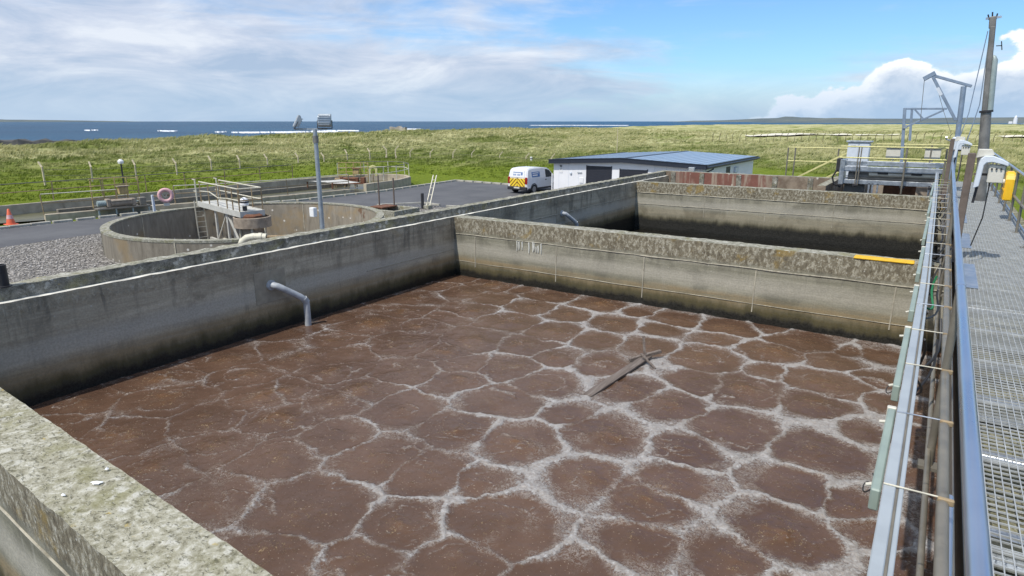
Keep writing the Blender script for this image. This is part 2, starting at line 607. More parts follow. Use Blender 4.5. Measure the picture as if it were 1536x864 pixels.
def liquor():
    m, n = mat('brown_mixed_liquor')
    p = n.pos()
    foam = n.attr('foam')
    froth = n.attr('froth')
    warp = n.vmix(p, n.noise(p, 4, 4, 0.6, 0, True), 0.14)
    fn = n.noise(warp, 18, 7, 0.72, 1.6)
    fl = n.noise(warp, 42, 4, 0.6, 0.8)
    # soft veil of fine bubbles, then lace and curds of foam on it
    v = n.m('ADD', foam, n.m('MULTIPLY', n.m('SUBTRACT', fn, 0.5), 1.7))
    v = n.m('ADD', v, n.m('MULTIPLY', n.m('SUBTRACT', fl, 0.5), 0.5))
    veil = n.m('MULTIPLY', n.mr(v, 0.22, 0.62), n.mr(foam, 0.06, 0.3))
    fmask = n.mr(v, 0.50, 0.76)
    rid = n.m('ABSOLUTE', n.m('SUBTRACT', n.noise(warp, 8, 5, 0.62, 1.0), 0.5))
    rid2 = n.m('ABSOLUTE', n.m('SUBTRACT', n.noise(warp, 19, 4, 0.6, 1.2), 0.5))
    lace = n.m('MAXIMUM', n.mr(rid, 0.026, 0.004), n.mr(rid2, 0.042, 0.008))
    lace = n.m('MULTIPLY', lace, n.mr(n.m('ADD', foam, n.m('MULTIPLY', n.m('SUBTRACT', n.noise(p, 2.6, 3, 0.6), 0.5), 1.3)), 0.05, 0.45))
    sn = n.noise(warp, 30, 5, 0.65, 1.5)
    sp = n.m('MULTIPLY', n.mr(sn, 0.575, 0.64), n.mr(froth, 0.02, 0.45, 0.10, 1.0))
    tone = n.noise(p, 1.3, 4, 0.55)
    brown = n.mix(n.mr(tone, 0.35, 0.65), (0.088, 0.050, 0.032), (0.116, 0.067, 0.043))
    brown = n.mix(n.m('MULTIPLY', n.mr(froth, 0.2, 0.9), 0.5), brown, (0.145, 0.072, 0.028))
    c = n.mix(n.m('MULTIPLY', veil, 0.55), brown, (0.235, 0.20, 0.18))
    c = n.mix(n.m('MULTIPLY', fmask, 0.9), c, n.mix(n.mr(fl, 0.35, 0.68), (0.27, 0.25, 0.235), (0.50, 0.50, 0.495)))
    c = n.mix(n.m('MULTIPLY', lace, 0.6), c, (0.42, 0.37, 0.325))
    c = n.mix(n.m('MULTIPLY', sp, 0.8), c, (0.36, 0.26, 0.15))
    c = n.mix(n.mr(n.noise(p, 60, 2, 0.5), 0.70, 0.73, 0, 0.75), c, (0.50, 0.42, 0.32))
    rip = n.noise(warp, 9, 5, 0.6, 0.6)
    h = n.m('ADD', n.m('MULTIPLY', rip, 0.6), n.m('ADD', n.m('MULTIPLY', fmask, n.m('ADD', 0.4, fl)), n.m('ADD', n.m('MULTIPLY', sp, 0.9), n.m('MULTIPLY', lace, 0.4))))
    n.out(c, n.mr(fmask, 0, 1, 0.15, 0.6), n.bump(h, 0.6, 0.03), 0, 0.30)
    return m


M['liquor'] = liquor()
M['darkwater'] = simple('dark_settled_water', (0.012, 0.011, 0.008), 0.12, 0, 0.3, 2.0, 0.05)
M['ditchwater'] = simple('murky_ditch_water', (0.105, 0.10, 0.055), 0.35, 0, 0.3, 0.6, 0.0, (0.06, 0.075, 0.025), 0.45)
M['galv'] = simple('galvanised_steel', (0.50, 0.53, 0.56), 0.38, 0.85, 0.14, 9.0, 0.05, (0.30, 0.31, 0.31), 0.4)
M['rail'] = simple('galvanised_handrail', (0.42, 0.48, 0.57), 0.34, 0.85, 0.05, 3.0)
M['railmat'] = simple('weathered_galvanised_rail', (0.22, 0.20, 0.16), 0.5, 0.35, 0.15, 6.0, 0.03, (0.14, 0.115, 0.08), 0.42)
M['grate'] = simple('grating_steel', (0.48, 0.495, 0.48), 0.5, 0.4, 0.15, 7.0, 0.0, (0.24, 0.24, 0.22), 0.42)
M['trunk'] = simple('white_plastic_trunking', (0.33, 0.365, 0.385), 0.45, 0, 0.08, 4.0, 0.0, (0.28, 0.30, 0.31), 0.38)
M['greenbox'] = simple('pale_green_plastic', (0.26, 0.32, 0.28), 0.5, 0, 0.08, 6.0, 0, (0.30, 0.36, 0.30), 0.38)
M['black'] = simple('black_rubber', (0.018, 0.018, 0.02), 0.5, 0, 0.3, 8.0)
M['greencable'] = simple('green_cable', (0.02, 0.19, 0.075), 0.5)
M['brownpost'] = simple('brown_painted_steel', (0.135, 0.105, 0.085), 0.7, 0, 0.22, 9.0, 0.2, (0.08, 0.055, 0.04), 0.45)
M['whitepl'] = simple('pale_grey_plastic', (0.60, 0.65, 0.70), 0.4, 0, 0.06, 5.0, 0, (0.42, 0.44, 0.45), 0.35)
M['cream'] = simple('cream_cabinet', (0.60, 0.58, 0.50), 0.5, 0, 0.07, 5.0, 0, (0.40, 0.37, 0.30), 0.35)
M['yellow'] = simple('yellow_plastic', (0.80, 0.47, 0.018), 0.4, 0, 0.08, 6.0, 0, (0.5, 0.28, 0.02), 0.35)
M['yelpaint'] = simple('worn_yellow_paint', (0.70, 0.42, 0.02), 0.75, 0, 0.15, 8.0, 0.2, (0.35, 0.27, 0.12), 0.42)
M['yelrail'] = simple('yellow_green_stained_rail', (0.62, 0.58, 0.26), 0.55, 0.1, 0.15, 8.0, 0, (0.40, 0.36, 0.2), 0.42)
M['pipegrey'] = simple('grey_pvc_pipe', (0.40, 0.42, 0.43), 0.5, 0, 0.14, 6.0, 0.05, (0.26, 0.26, 0.24), 0.42)
M['wood'] = None


def wood():
    m, n = mat('weathered_wood')
    p = n.obj()
    g = n.noise(n.scale(p, (22, 1.2, 22)), 1.6, 6, 0.65, 0.6)
    c = n.ramp(g, [(0.3, (0.07, 0.052, 0.042)), (0.5, (0.145, 0.118, 0.10)), (0.72, (0.23, 0.20, 0.178))])
    n.out(c, 0.85, n.bump(g, 0.5, 0.01))
    return m


M['wood'] = wood()
M['rust'] = simple('rusty_steel', (0.17, 0.075, 0.04), 0.85, 0.1, 0.35, 7.0, 0.3, (0.07, 0.035, 0.025), 0.5)
M['rustrail'] = simple('rust_stained_rail', (0.30, 0.225, 0.13), 0.75, 0.1, 0.3, 9.0, 0.1, (0.15, 0.075, 0.03), 0.5)
M['cage'] = simple('yellow_rusted_rail', (0.40, 0.30, 0.13), 0.75, 0, 0.25, 6.0, 0, (0.2, 0.1, 0.04), 0.45)
M['palerail'] = simple('bleached_rail', (0.58, 0.55, 0.44), 0.6, 0.1, 0.14, 8.0, 0, (0.34, 0.25, 0.16), 0.42)
M['deck'] = simple('pale_bridge_deck', (0.50, 0.495, 0.45), 0.7, 0, 0.12, 5.0, 0.1, (0.34, 0.31, 0.26), 0.42)
M['drum'] = simple('stained_drum', (0.30, 0.245, 0.185), 0.8, 0, 0.2, 5.0, 0.2, (0.17, 0.115, 0.07), 0.48)
M['white'] = simple('white_paint', (0.78, 0.78, 0.77), 0.4, 0, 0.04, 4.0)
M['pink'] = simple('faded_lifebuoy', (0.62, 0.36, 0.36), 0.6, 0, 0.15, 7.0, 0, (0.66, 0.56, 0.53), 0.48)
M['orange'] = simple('orange_cone', (0.72, 0.13, 0.05), 0.5, 0, 0.1)
M['ditchwall'] = simple('ditch_concrete', (0.40, 0.345, 0.255), 0.9, 0, 0.2, 1.5, 0.3, (0.22, 0.18, 0.12), 0.48)
M['kerb'] = simple('kerb_concrete', (0.36, 0.345, 0.295), 0.9, 0, 0.2, 3.0, 0.3, (0.27, 0.26, 0.2), 0.45)
M['clad'] = simple('white_cladding', (0.79, 0.79, 0.79), 0.5, 0, 0.03, 1.0, 0.0, (0.52, 0.525, 0.52), 0.32)
M['roof'] = simple('blue_grey_roof_sheet', (0.30, 0.37, 0.45), 0.35, 0.2, 0.06, 0.8, 0.0, (0.20, 0.27, 0.34), 0.42)
M['fascia'] = simple('dark_fascia', (0.022, 0.028, 0.042), 0.4, 0, 0.1)
M['door'] = simple('dark_roller_door', (0.022, 0.024, 0.033), 0.5, 0, 0.1)
M['vanwhite'] = simple('van_white_paint', (0.74, 0.75, 0.77), 0.22, 0, 0.03, 3.0)
M['glass'] = simple('dark_glass', (0.02, 0.025, 0.03), 0.08, 0, 0.1)
M['vblue'] = simple('blue_livery', (0.06, 0.16, 0.38), 0.4)
M['vyel'] = simple('chevron_yellow', (0.85, 0.60, 0.04), 0.4, 0, 0.05)
M['vred'] = simple('chevron_red', (0.14, 0.03, 0.015), 0.4)
M['tyre'] = simple('tyre_rubber', (0.02, 0.02, 0.02), 0.8)
M['rim'] = simple('wheel_rim', (0.35, 0.35, 0.36), 0.4, 0.6)
M['lampred'] = simple('tail_lamp', (0.30, 0.015, 0.01), 0.25)
M['blacktrim'] = simple('black_trim', (0.025, 0.025, 0.028), 0.55)
M['bluegrey'] = simple('blue_grey_crane_paint', (0.25, 0.315, 0.40), 0.45, 0.3, 0.12, 6.0, 0, (0.17, 0.205, 0.25), 0.42)
M['mast'] = simple('weathered_mast', (0.20, 0.195, 0.18), 0.55, 0.35, 0.2, 4.0, 0.1, (0.115, 0.10, 0.085), 0.45)
M['mastgreen'] = simple('grey_green_tube', (0.30, 0.36, 0.35), 0.5, 0.2, 0.1)
M['fpost'] = simple('weathered_fence_post', (0.56, 0.48, 0.33), 0.9, 0, 0.22, 4.0)
M['farpost'] = simple('dark_fence_stake', (0.13, 0.115, 0.07), 0.9)
M['wire'] = simple('fence_wire', (0.16, 0.155, 0.13), 0.7, 0.3)
M['lampgrey'] = simple('lamp_post_grey', (0.36, 0.40, 0.43), 0.45, 0.5, 0.1)
M['lampglass'] = simple('floodlight_glass', (0.40, 0.41, 0.41), 0.25, 0.2, 0.15, 30)
M['dropping'] = simple('bird_dropping_white', (0.78, 0.79, 0.78), 0.8, 0, 0.08, 40)
M['lime'] = simple('lime_streak_white', (0.56, 0.56, 0.50), 0.9, 0, 0.12, 25)
M['seam'] = simple('pour_seam', (0.37, 0.34, 0.265), 0.9, 0, 0.25, 5.0, 0.3, (0.21, 0.19, 0.135), 0.52)
M['patch'] = simple('repair_mortar', (0.31, 0.275, 0.205), 0.9, 0, 0.15, 7.0, 0.3)
M['sand'] = simple('bright_sand', (0.66, 0.62, 0.50), 0.95, 0, 0.06, 0.05)
M['seawall'] = simple('dark_rock_bank', (0.075, 0.072, 0.065), 0.95, 0, 0.4, 0.5, 0.4)
M['ruin'] = simple('ruin_stone', (0.30, 0.275, 0.235), 0.95, 0, 0.3, 1.0)
M['stone'] = None


def asphalt():
    m, n = mat('asphalt')
    p = n.pos()
    a = n.noise(p, 0.35, 5, 0.6, 0.4)
    c = n.mix(n.mr(a, 0.3, 0.7), (0.078, 0.080, 0.087), (0.115, 0.117, 0.122))
    c = n.mix(n.mr(n.noise(p, 1.6, 6, 0.7), 0.60, 0.72, 0, 0.45), c, (0.055, 0.055, 0.058))
    c = n.mix(n.mr(n.noise(p, 45, 3), 0.45, 0.7, 0, 0.3), c, (0.19, 0.185, 0.175))
    n.out(c, 0.85, n.bump(n.noise(p, 60, 4), 0.4, 0.01), 0, 0.3)
    return m


M['asphalt'] = asphalt()


def gravel():
    m, n = mat('gravel')
    p = n.pos()
    cell = n.n('ShaderNodeTexVoronoi', feature='F1')
    n.l(p, cell.inputs['Vector'])
    cell.inputs['Scale'].default_value = 11
    cs = n.sep(cell.outputs['Color'])[0]
    c = n.ramp(cs, [(0.0, (0.15, 0.14, 0.125)), (0.5, (0.31, 0.29, 0.26)), (1.0, (0.50, 0.47, 0.43))])
    c = n.mix(n.mr(cell.outputs['Distance'], 0.35, 0.6, 0, 0.8), c, (0.06, 0.055, 0.05))
    c = n.mix(n.mr(n.noise(p, 0.5, 4), 0.5, 0.7, 0, 0.35), c, (0.17, 0.155, 0.12))
    h = n.m('SUBTRACT', 1.0, cell.outputs['Distance'])
    n.out(c, 0.9, n.bump(h, 1.0, 0.05), 0, 0.3)
    return m


M['gravel'] = gravel()


def stones():
    m, n = mat('loose_stones')
    p = n.pos()
    cs = n.sep(n.vor(p, 9, 'F1', 1.0, 'Color'))[0]
    c = n.ramp(cs, [(0.0, (0.17, 0.155, 0.14)), (0.5, (0.33, 0.31, 0.28)), (1.0, (0.52, 0.49, 0.45))])
    n.out(c, 0.9)
    return m


M['stone'] = stones()


def grass(name, blade=False):
    m, n = mat(name)
    p = n.pos()
    x, y, z = n.sep(p)[:3]
    a = n.noise(n.scale(p, (1, 0.35, 1)), 0.10, 6, 0.65, 0.6)
    b = n.noise(n.scale(p, (1, 0.4, 0.3)), 0.45, 6, 0.7, 0.8)
    c3 = n.noise(p, 3.2, 4, 0.65)
    green = n.mix(n.mr(b, 0.32, 0.68), (0.118, 0.162, 0.024), (0.215, 0.250, 0.050))
    lush = n.mix(n.mr(c3, 0.3, 0.7), (0.115, 0.168, 0.014), (0.200, 0.245, 0.028))
    straw = n.mix(n.mr(c3, 0.3, 0.7), (0.38, 0.365, 0.16), (0.62, 0.585, 0.34))
    # lush sward low down, bleached marram on the dunes
    hgt = n.m('ADD', z, n.m('MULTIPLY', n.m('SUBTRACT', b, 0.5), 1.8))
    c = n.mix(n.mr(hgt, 0.3, 1.0), lush, green)
    pale = n.m('MULTIPLY', n.mr(hgt, 0.55, 1.75), n.mr(n.m('ADD', a, n.m('MULTIPLY', b, 0.5)), 0.56, 0.82, 0.08, 1.0))
    c = n.mix(n.m('MULTIPLY', pale, 0.9), c, straw)
    dk = n.mr(n.noise(n.scale(p, (1, 0.3, 0.5)), 0.22, 5, 0.7, 0.5), 0.56, 0.70, 0, 0.6)
    c = n.mix(dk, c, (0.085, 0.120, 0.020))
    if blade:
        n.out(c, 0.65, None, 0, 0.25, 0.42)
    else:
        n.out(c, 0.95, n.bump(n.noise(p, 2.5, 6, 0.7), 1.0, 0.35), 0, 0.1)
    return m


M['terrain'] = grass('dune_turf')
M['blade'] = grass('marram_blades', True)


def seamat():
    m, n = mat('sea_water')
    p = n.pos()
    a = n.noise(n.scale(p, (0.004, 0.010, 1)), 1.0, 5, 0.6)
    c = n.mix(n.mr(a, 0.3, 0.7), (0.010, 0.055, 0.115), (0.018, 0.088, 0.165))
    caps = n.mr(n.noise(n.scale(p, (0.035, 0.018, 1)), 1.0, 6, 0.7, 0.6), 0.685, 0.72)
    c = n.mix(caps, c, (0.72, 0.75, 0.78))
    w = n.noise(n.scale(p, (0.12, 0.06, 1)), 1.0, 7, 0.7)
    n.out(c, 0.42, n.bump(w, 1.0, 3.0), 0, 0.16)
    return m


M['sea'] = seamat()
M['surf'] = simple('breaking_surf', (0.68, 0.71, 0.74), 0.9, 0, 0.1, 0.05)


def hillmat():
    m, n = mat('far_hill_hazed_moor')
    p = n.pos()
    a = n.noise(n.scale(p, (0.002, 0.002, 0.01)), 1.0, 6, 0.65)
    c = n.ramp(a, [(0.35, (0.095, 0.125, 0.14)), (0.5, (0.125, 0.15, 0.15)), (0.68, (0.17, 0.18, 0.15))])  # moor tones paled and blued: distance haze is painted into the colour
    n.out(c, 0.95, None, 0, 0.1)
    return m


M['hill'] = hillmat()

# ------------------------------------------------------------------ terrain
#            bearing: (r, z) knots; first knot is where the flat yard level ends, last two drop to the shore or run on
TB = [
    (-180, [(60, -.06), (70, 0), (80, .1), (90, .2), (100, .3), (120, .4), (300, .5), (900, .5)]),
    (-130, [(50, -.06), (52, .1), (60, .3), (68, .7), (82, 1.7), (97, 3.2), (150, -3.5), (400, -6)]),
    (-71.4, [(49, -.06), (52, .18), (62, .34), (67, .65), (80, 1.65), (95, 2.85), (140, -3.5), (400, -6)]),
    (-63.4, [(50, -.06), (52.5, .12), (64, .30), (70, .75), (90, 2.0), (110, 3.1), (165, -3.5), (400, -6)]),
    (-54.0, [(56, -.06), (58, .11), (72, .62), (80, 1.28), (100, 2.25), (125, 3.15), (180, -3.5), (420, -6)]),
    (-43.2, [(63, -.06), (66, .05), (77, .80), (95, 1.30), (115, 2.55), (140, 3.55), (210, -3.5), (450, -6)]),
    (-34.6, [(56, -.06), (58, .12), (72, .85), (95, 1.25), (130, 2.3), (170, 3.80), (260, -3.5), (520, -6)]),
    (-25.9, [(66, -.06), (69, .3), (80, .95), (110, 1.66), (160, 2.4), (250, 3.26), (420, -3.5), (700, -6)]),
    (-14.9, [(66, -.06), (72, .6), (90, 1.16), (160, 1.78), (230, 2.43), (450, 3.50), (760, -3.0), (1200, -6)]),
    (-5.2, [(45, -.06), (60, .6), (90, 1.6), (160, 2.0), (230, 2.6), (500, 3.45), (900, 1.5), (1500, -6)]),
    (3.0, [(40, -.06), (55, .7), (90, 1.7), (160, 2.2), (230, 2.8), (500, 3.55), (900, 2.0), (1600, -6)]),
    (60, [(40, -.06), (60, .5), (90, 1.2), (160, 1.6), (230, 2.0), (500, 2.5), (900, 2.0), (1600, 1)]),
    (180, [(60, -.06), (70, 0), (80, .1), (90, .2), (100, .3), (120, .4), (300, .5), (900, .5)]),
]
_tb = np.array([b for b, _ in TB])
_tr = np.array([[k[0] for k in ks] for _, ks in TB], float)
_tz = np.array([[k[1] for k in ks] for _, ks in TB], float)


def zt(x, y):
    x = np.asarray(x, float)
    y = np.asarray(y, float)
    b = np.degrees(np.arctan2(x, y))
    r = np.hypot(x, y)
    K = _tr.shape[1]
    rk = np.stack([np.interp(b, _tb, _tr[:, i]) for i in range(K)], -1)
    zk = np.stack([np.interp(b, _tb, _tz[:, i]) for i in range(K)], -1)
    z = np.where(r <= rk[..., 0], zk[..., 0], zk[..., -1])
    for i in range(K - 1):
        t = np.clip((r - rk[..., i]) / (rk[..., i + 1] - rk[..., i]), 0, 1)
        t = 0.5 * t + 0.5 * t * t * (3 - 2 * t)
        z = np.where((r > rk[..., i]) & (r <= rk[..., i + 1]), zk[..., i] + (zk[..., i + 1] - zk[..., i]) * t, z)
    lump = sstep(rk[..., 1] + 4, rk[..., 3] + 8, r)
    z = z - 0.55 * sstep(rk[..., 2], rk[..., 4], r) * (1 - 0.6 * sstep(200, 400, r))
    z = z + lump * (0.60 * fbm(x / 16, y / 16, 3) + 0.26 * fbm(x / 4.5 + 31, y / 4.5, 3)) * (1 - 0.55 * sstep(130, 350, r))
    z = z + 0.05 * sstep(rk[..., 0], rk[..., 0] + 4, r) * fbm(x / 2.0, y / 2.0, 2)
    return z


az_ = np.radians(np.concatenate([np.linspace(-180, -92, 45), np.linspace(-91, 16, 560), np.linspace(18, 180, 60)]))
rr_ = np.concatenate([[0.0, 8, 16, 24, 32], np.arange(38, 150, 0.75), np.geomspace(151, 1600, 90)])
A_, R_ = np.meshgrid(az_, rr_, indexing='ij')
X_, Y_ = R_ * np.sin(A_), R_ * np.cos(A_)
Z_ = zt(X_, Y_)
na, nr = X_.shape
idx = np.arange(na * nr).reshape(na, nr)
F_ = np.stack([idx[:-1, :-1], idx[:-1, 1:], idx[1:, 1:], idx[1:, :-1]], -1).reshape(-1, 4)
fc = np.stack([X_, Y_], -1).reshape(-1, 2)[F_].mean(1)
F_ = F_[np.hypot(fc[:, 0] + 25.54, fc[:, 1] - 17.42) > 9.0]
fc = np.stack([X_, Y_], -1).reshape(-1, 2)[F_].mean(1)
F_ = F_[np.hypot(fc[:, 0], fc[:, 1]) > 36]
ter = np_mesh('grass_terrain', np.stack([X_, Y_, Z_], -1).reshape(-1, 3), F_, M['terrain'])
tag(ter, kind='structure')

# wind-combed grass on the bank and dunes
def tuft_field(N, seed):
    g = np.random.default_rng(seed)
    b = np.radians(g.uniform(-77, 9, N))
    u = g.random(N)
    r = 50 + 190 * u ** 1.55
    x, y = r * np.sin(b), r * np.cos(b)
    bd = np.degrees(b)
    r0 = np.interp(bd, _tb, _tr[:, 1])
    ok = (r > r0 + 0.5) & ~((x > -25) & (x < -10) & (y > 38) & (y < 60)) & ~((x > -46.5) & (x < -33) & (y > 0) & (y < 45))
    ok &= ~((x > -12) & (x < 6) & (y < 60))
    ok &= ~((bd > -14.5) & (r > 150) & (r < 196))
    ok &= ~((bd > -22) & (r > 115) & (g.random(N) < 0.6))
    ok &= ~((zt(x, y) < 0.55) & (g.random(N) < 0.55))
    return x[ok], y[ok], r[ok]


tx, ty, tr_ = tuft_field(62000, 5)
tz = zt(tx, ty)
g = np.random.default_rng(6)
NB = 6
NT_ = len(tx)
hgt = 0.11 + 0.30 * sstep(0.4, 2.2, tz + 0.6 * fbm(tx / 6, ty / 6, 2)) + 0.10 * g.random(NT_)
bx = np.repeat(tx, NB) + g.normal(0, 0.17, NT_ * NB)
by = np.repeat(ty, NB) + g.normal(0, 0.17, NT_ * NB)
bz = zt(bx, by) - 0.03
hh = np.repeat(hgt, NB) * g.uniform(0.6, 1.2, NT_ * NB)
la = g.normal(0, 0.5, NT_ * NB) + 0.9                         # lean direction, wind from the sea
lean = g.uniform(0.35, 1.15, NT_ * NB)
lx, ly = np.cos(la) * lean * hh, np.sin(la) * lean * hh
wd = np.repeat(0.022 + 0.00035 * tr_, NB) * g.uniform(0.7, 1.3, NT_ * NB)
sx, sy = -np.sin(la) * wd, np.cos(la) * wd
ra = g.uniform(0, 6.28, NT_ * NB)
sx, sy = np.cos(ra) * wd, np.sin(ra) * wd
P0 = np.stack([bx - sx, by - sy, bz], -1)
P1 = np.stack([bx + sx, by + sy, bz], -1)
P2 = np.stack([bx + lx * .35 + sx * .8, by + ly * .35 + sy * .8, bz + hh * .62], -1)
P3 = np.stack([bx + lx * .35 - sx * .8, by + ly * .35 - sy * .8, bz + hh * .62], -1)
P4 = np.stack([bx + lx + sx * .15, by + ly + sy * .15, bz + hh * .95], -1)
P5 = np.stack([bx + lx - sx * .15, by + ly - sy * .15, bz + hh * .95], -1)
V = np.stack([P0, P1, P2, P3, P4, P5], 1).reshape(-1, 3)
i0 = np.arange(NT_ * NB)[:, None] * 6
Fg = np.concatenate([i0 + np.array([[0, 1, 2, 3]]), i0 + np.array([[3, 2, 4, 5]])])
gr = np_mesh('dune_grass', V, Fg, M['blade'], smooth=False)
tag(gr, 'wind-combed marram and rough grass covering the bank and dunes', 'grass', kind='stuff')

# sea, surf, hills
mb = MB()
mb.add([(-45000, -45000, -3), (45000, -45000, -3), (45000, 45000, -3), (-45000, 45000, -3)], [(0, 1, 2, 3)])
tag(mb.build('sea', M['sea']), kind='structure')


def polar(bdeg, r, z):
    return (r * math.sin(R(bdeg)), r * math.cos(R(bdeg)), z)


def surf(b0, b1, r, wid, seed):
    g = np.random.default_rng(seed)
    n = int(abs(b1 - b0) * 8) + 6
    top, bot = [], []
    ph = g.uniform(0, 6)
    for i in range(n + 1):
        t = i / n
        b = b0 + (b1 - b0) * t
        k = math.sin(math.pi * t) ** 0.5
        rr = r + 10 * math.sin(5 * t + ph) + g.normal(0, 3)
        w = wid * k * max(0.05, 0.65 + 0.45 * math.sin(17 * t + 3 * ph) + g.normal(0, .28))
        top.append(polar(b, rr + w, -2.9))
        bot.append(polar(b, rr - w, -2.9))
    vs = []
    for a, c in zip(bot, top):
        mid = ((a[0] + c[0]) / 2, (a[1] + c[1]) / 2, -2.9 + 0.9)
        vs += [a, mid, c]
    fs = []
    for i in range(n):
        fs += [(3 * i, 3 * i + 1, 3 * i + 4, 3 * i + 3), (3 * i + 1, 3 * i + 2, 3 * i + 5, 3 * i + 4)]
    o = MB().add(vs, fs).build('surf', M['surf'], smooth=True)
    return tag(o, kind='stuff')


for k, (b0, b1, r, w) in enumerate([(-56.6, -48.2, 520, 20), (-57.8, -56.9, 545, 8), (-61.8, -60.4, 620, 9), (-43.1, -41.3, 690, 26), (-32.0, -23.5, 1330, 70), (-50.5, -46.6, 575, 9), (-66.5, -65.6, 700, 8)]):
    tag(surf(b0, b1, r, w, k), ['long white breaker off the dunes behind the lamp post', 'tiny breaker left of the long one behind the lamp post', 'small white breaker between far left and the lamp post', 'white breaker where the dune dips right of the lamp post', 'long white breaker on the horizon above the white shed', 'thin outer breaker crossing behind the floodlights', 'tiny white breaker on the sea at far left'][k], 'surf')


def hill(bs, r, hs, label, depth=1500):
    vs, fs = [], []
    n = len(bs)
    bf = np.linspace(bs[0], bs[-1], 70)
    hf = np.interp(bf, bs, hs)
    hf = hf + (r / 9000.0) * 7 * fbm(bf * 0.9, bf * 0 + r, 4) * np.clip(hf / 40, 0, 1)
    for b, h in zip(bf, hf):
        vs += [polar(b, r, -4), polar(b, r + depth * .5, max(h, -3.5)), polar(b, r + depth, -4)]
    for i in range(len(bf) - 1):
        fs += [(3 * i, 3 * i + 1, 3 * i + 4, 3 * i + 3), (3 * i + 1, 3 * i + 2, 3 * i + 5, 3 * i + 4)]
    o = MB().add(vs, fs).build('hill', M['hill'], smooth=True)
    return tag(o, kind='structure')


# degrees of bearing, height in metres
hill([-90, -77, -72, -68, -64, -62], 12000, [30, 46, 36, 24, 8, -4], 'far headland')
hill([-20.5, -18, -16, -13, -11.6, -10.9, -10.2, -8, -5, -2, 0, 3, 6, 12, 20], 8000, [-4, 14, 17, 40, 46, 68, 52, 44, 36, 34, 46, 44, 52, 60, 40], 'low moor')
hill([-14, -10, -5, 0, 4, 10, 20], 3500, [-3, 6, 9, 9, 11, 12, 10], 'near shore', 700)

# sand flats inland on the right, seen as thin bright strips
def strip(name, b0, b1, r0, r1, label):
    bs = np.linspace(b0, b1, 24)
    rm = []
    vs, fs = [], []
    for i, b in enumerate(bs):
        t = i / 23
        k = 0.15 + 0.85 * math.sin(math.pi * t) ** 0.6
        for q in (-1, -0.33, 0.33, 1):
            rr = (r0 + r1) / 2 + q * (r1 - r0) / 2 * k
            x, y = rr * math.sin(R(b)), rr * math.cos(R(b))
            vs.append((x, y, float(zt(np.array([x]), np.array([y]))[0]) + 0.30))
    for i in range(23):
        for j in range(3):
            fs.append((4 * i + j, 4 * i + j + 1, 4 * i + j + 5, 4 * i + j + 4))
    o = MB().add(vs, fs).build(name, M['sand'])
    return tag(o, kind='structure')


strip('sand_path', -14.0, -6.2, 170, 190, '')
strip('sand_path', -6.0, -3.0, 176, 186, '')
strip('sand_path', 2.9, 9, 162, 178, '')
strip('sand_path', 3.6, 9, 480, 600, '')

# white beacon tower far right
bt = thing('beacon_tower', polar(3.75, 2600, -2), 'tiny white beacon tower on the skyline at far right', 'tower')
c0 = polar(3.75, 2600, -2)
mb = MB()
mb.lathe(c0, [(6, 0), (5.0, 18), (3.6, 18), (3.6, 22), (0.1, 25)], 12)
mb.build('tower_shaft', M['white'], bt)
mb = MB()
mb.box(c0[0] - 16, c0[0] - 7, c0[1], c0[1] + 9, c0[2], c0[2] + 7)
mb.build('keeper_house', M['white'], bt)

# dark rock sea bank at far left, small ruin on the dune
sw = MB()
vs, fs = [], []
for i, b in enumerate(np.linspace(-84, -64.5, 50)):
    r = 150 + 14 * (i / 49)
    h = 2.15 + 0.18 * math.sin(i * 1.7) - 1.1 * (i / 49) ** 2
    for (dr, z) in ((-4, -2.5), (-1.5, h), (2.5, h + .1), (7, -3.5)):
        vs.append(polar(b, r + dr, z + 0.12 * math.sin(i * 2.3 + dr)))
for i in range(49):
    for j in range(3):
        fs.append((4 * i + j, 4 * i + j + 1, 4 * i + j + 5, 4 * i + j + 4))
tag(sw.add(vs, fs).build('sea_bank', M['seawall']), 'dark rock sea bank behind the dune at far left', 'sea wall')
rx, ry, rz_ = polar(-43.4, 142, 0)
rz_ = float(zt(np.array([rx]), np.array([ry]))[0])
mb = MB()
mb.prism([(-2.2, -.6), (2.2, -.6), (2.2, .9), (1.2, .7), (.5, 1.15), (-.6, .8), (-2.2, 1.0)], 'y', 0, 0.7)
mb.v = [(x + rx, y + ry, z + rz_) for x, y, z in mb.v]
tag(mb.build('stone_ruin', M['ruin']), 'low broken stone wall on the dune crest beside the breakers', 'ruin')

# ------------------------------------------------------------------ yard surfaces
gp = [(-38.6, -12), (-38.6, 14.5), (-38.2, 20), (-35.6, 28), (-35.2, 36), (-36.2, 45.8), (-30, 45.2), (-25, 45.9), (-20, 60), (-9.4, 60), (-9.4, -12)]
def ray_out(a):
    dx_, dy_ = math.cos(a), math.sin(a)
    best = 1e9
    for (x1, y1), (x2, y2) in zip(gp, gp[1:] + gp[:1]):
        ex, ey = x2 - x1, y2 - y1
        det = dx_ * -ey + dy_ * ex
        if abs(det) < 1e-9:
            continue
        t_ = ((x1 + 25.54) * -ey + (y1 - 17.42) * ex) / det
        u_ = (dx_ * (y1 - 17.42) - dy_ * (x1 + 25.54)) / det
        if t_ > 0 and -1e-6 <= u_ <= 1 + 1e-6:
            best = min(best, t_)
    return best


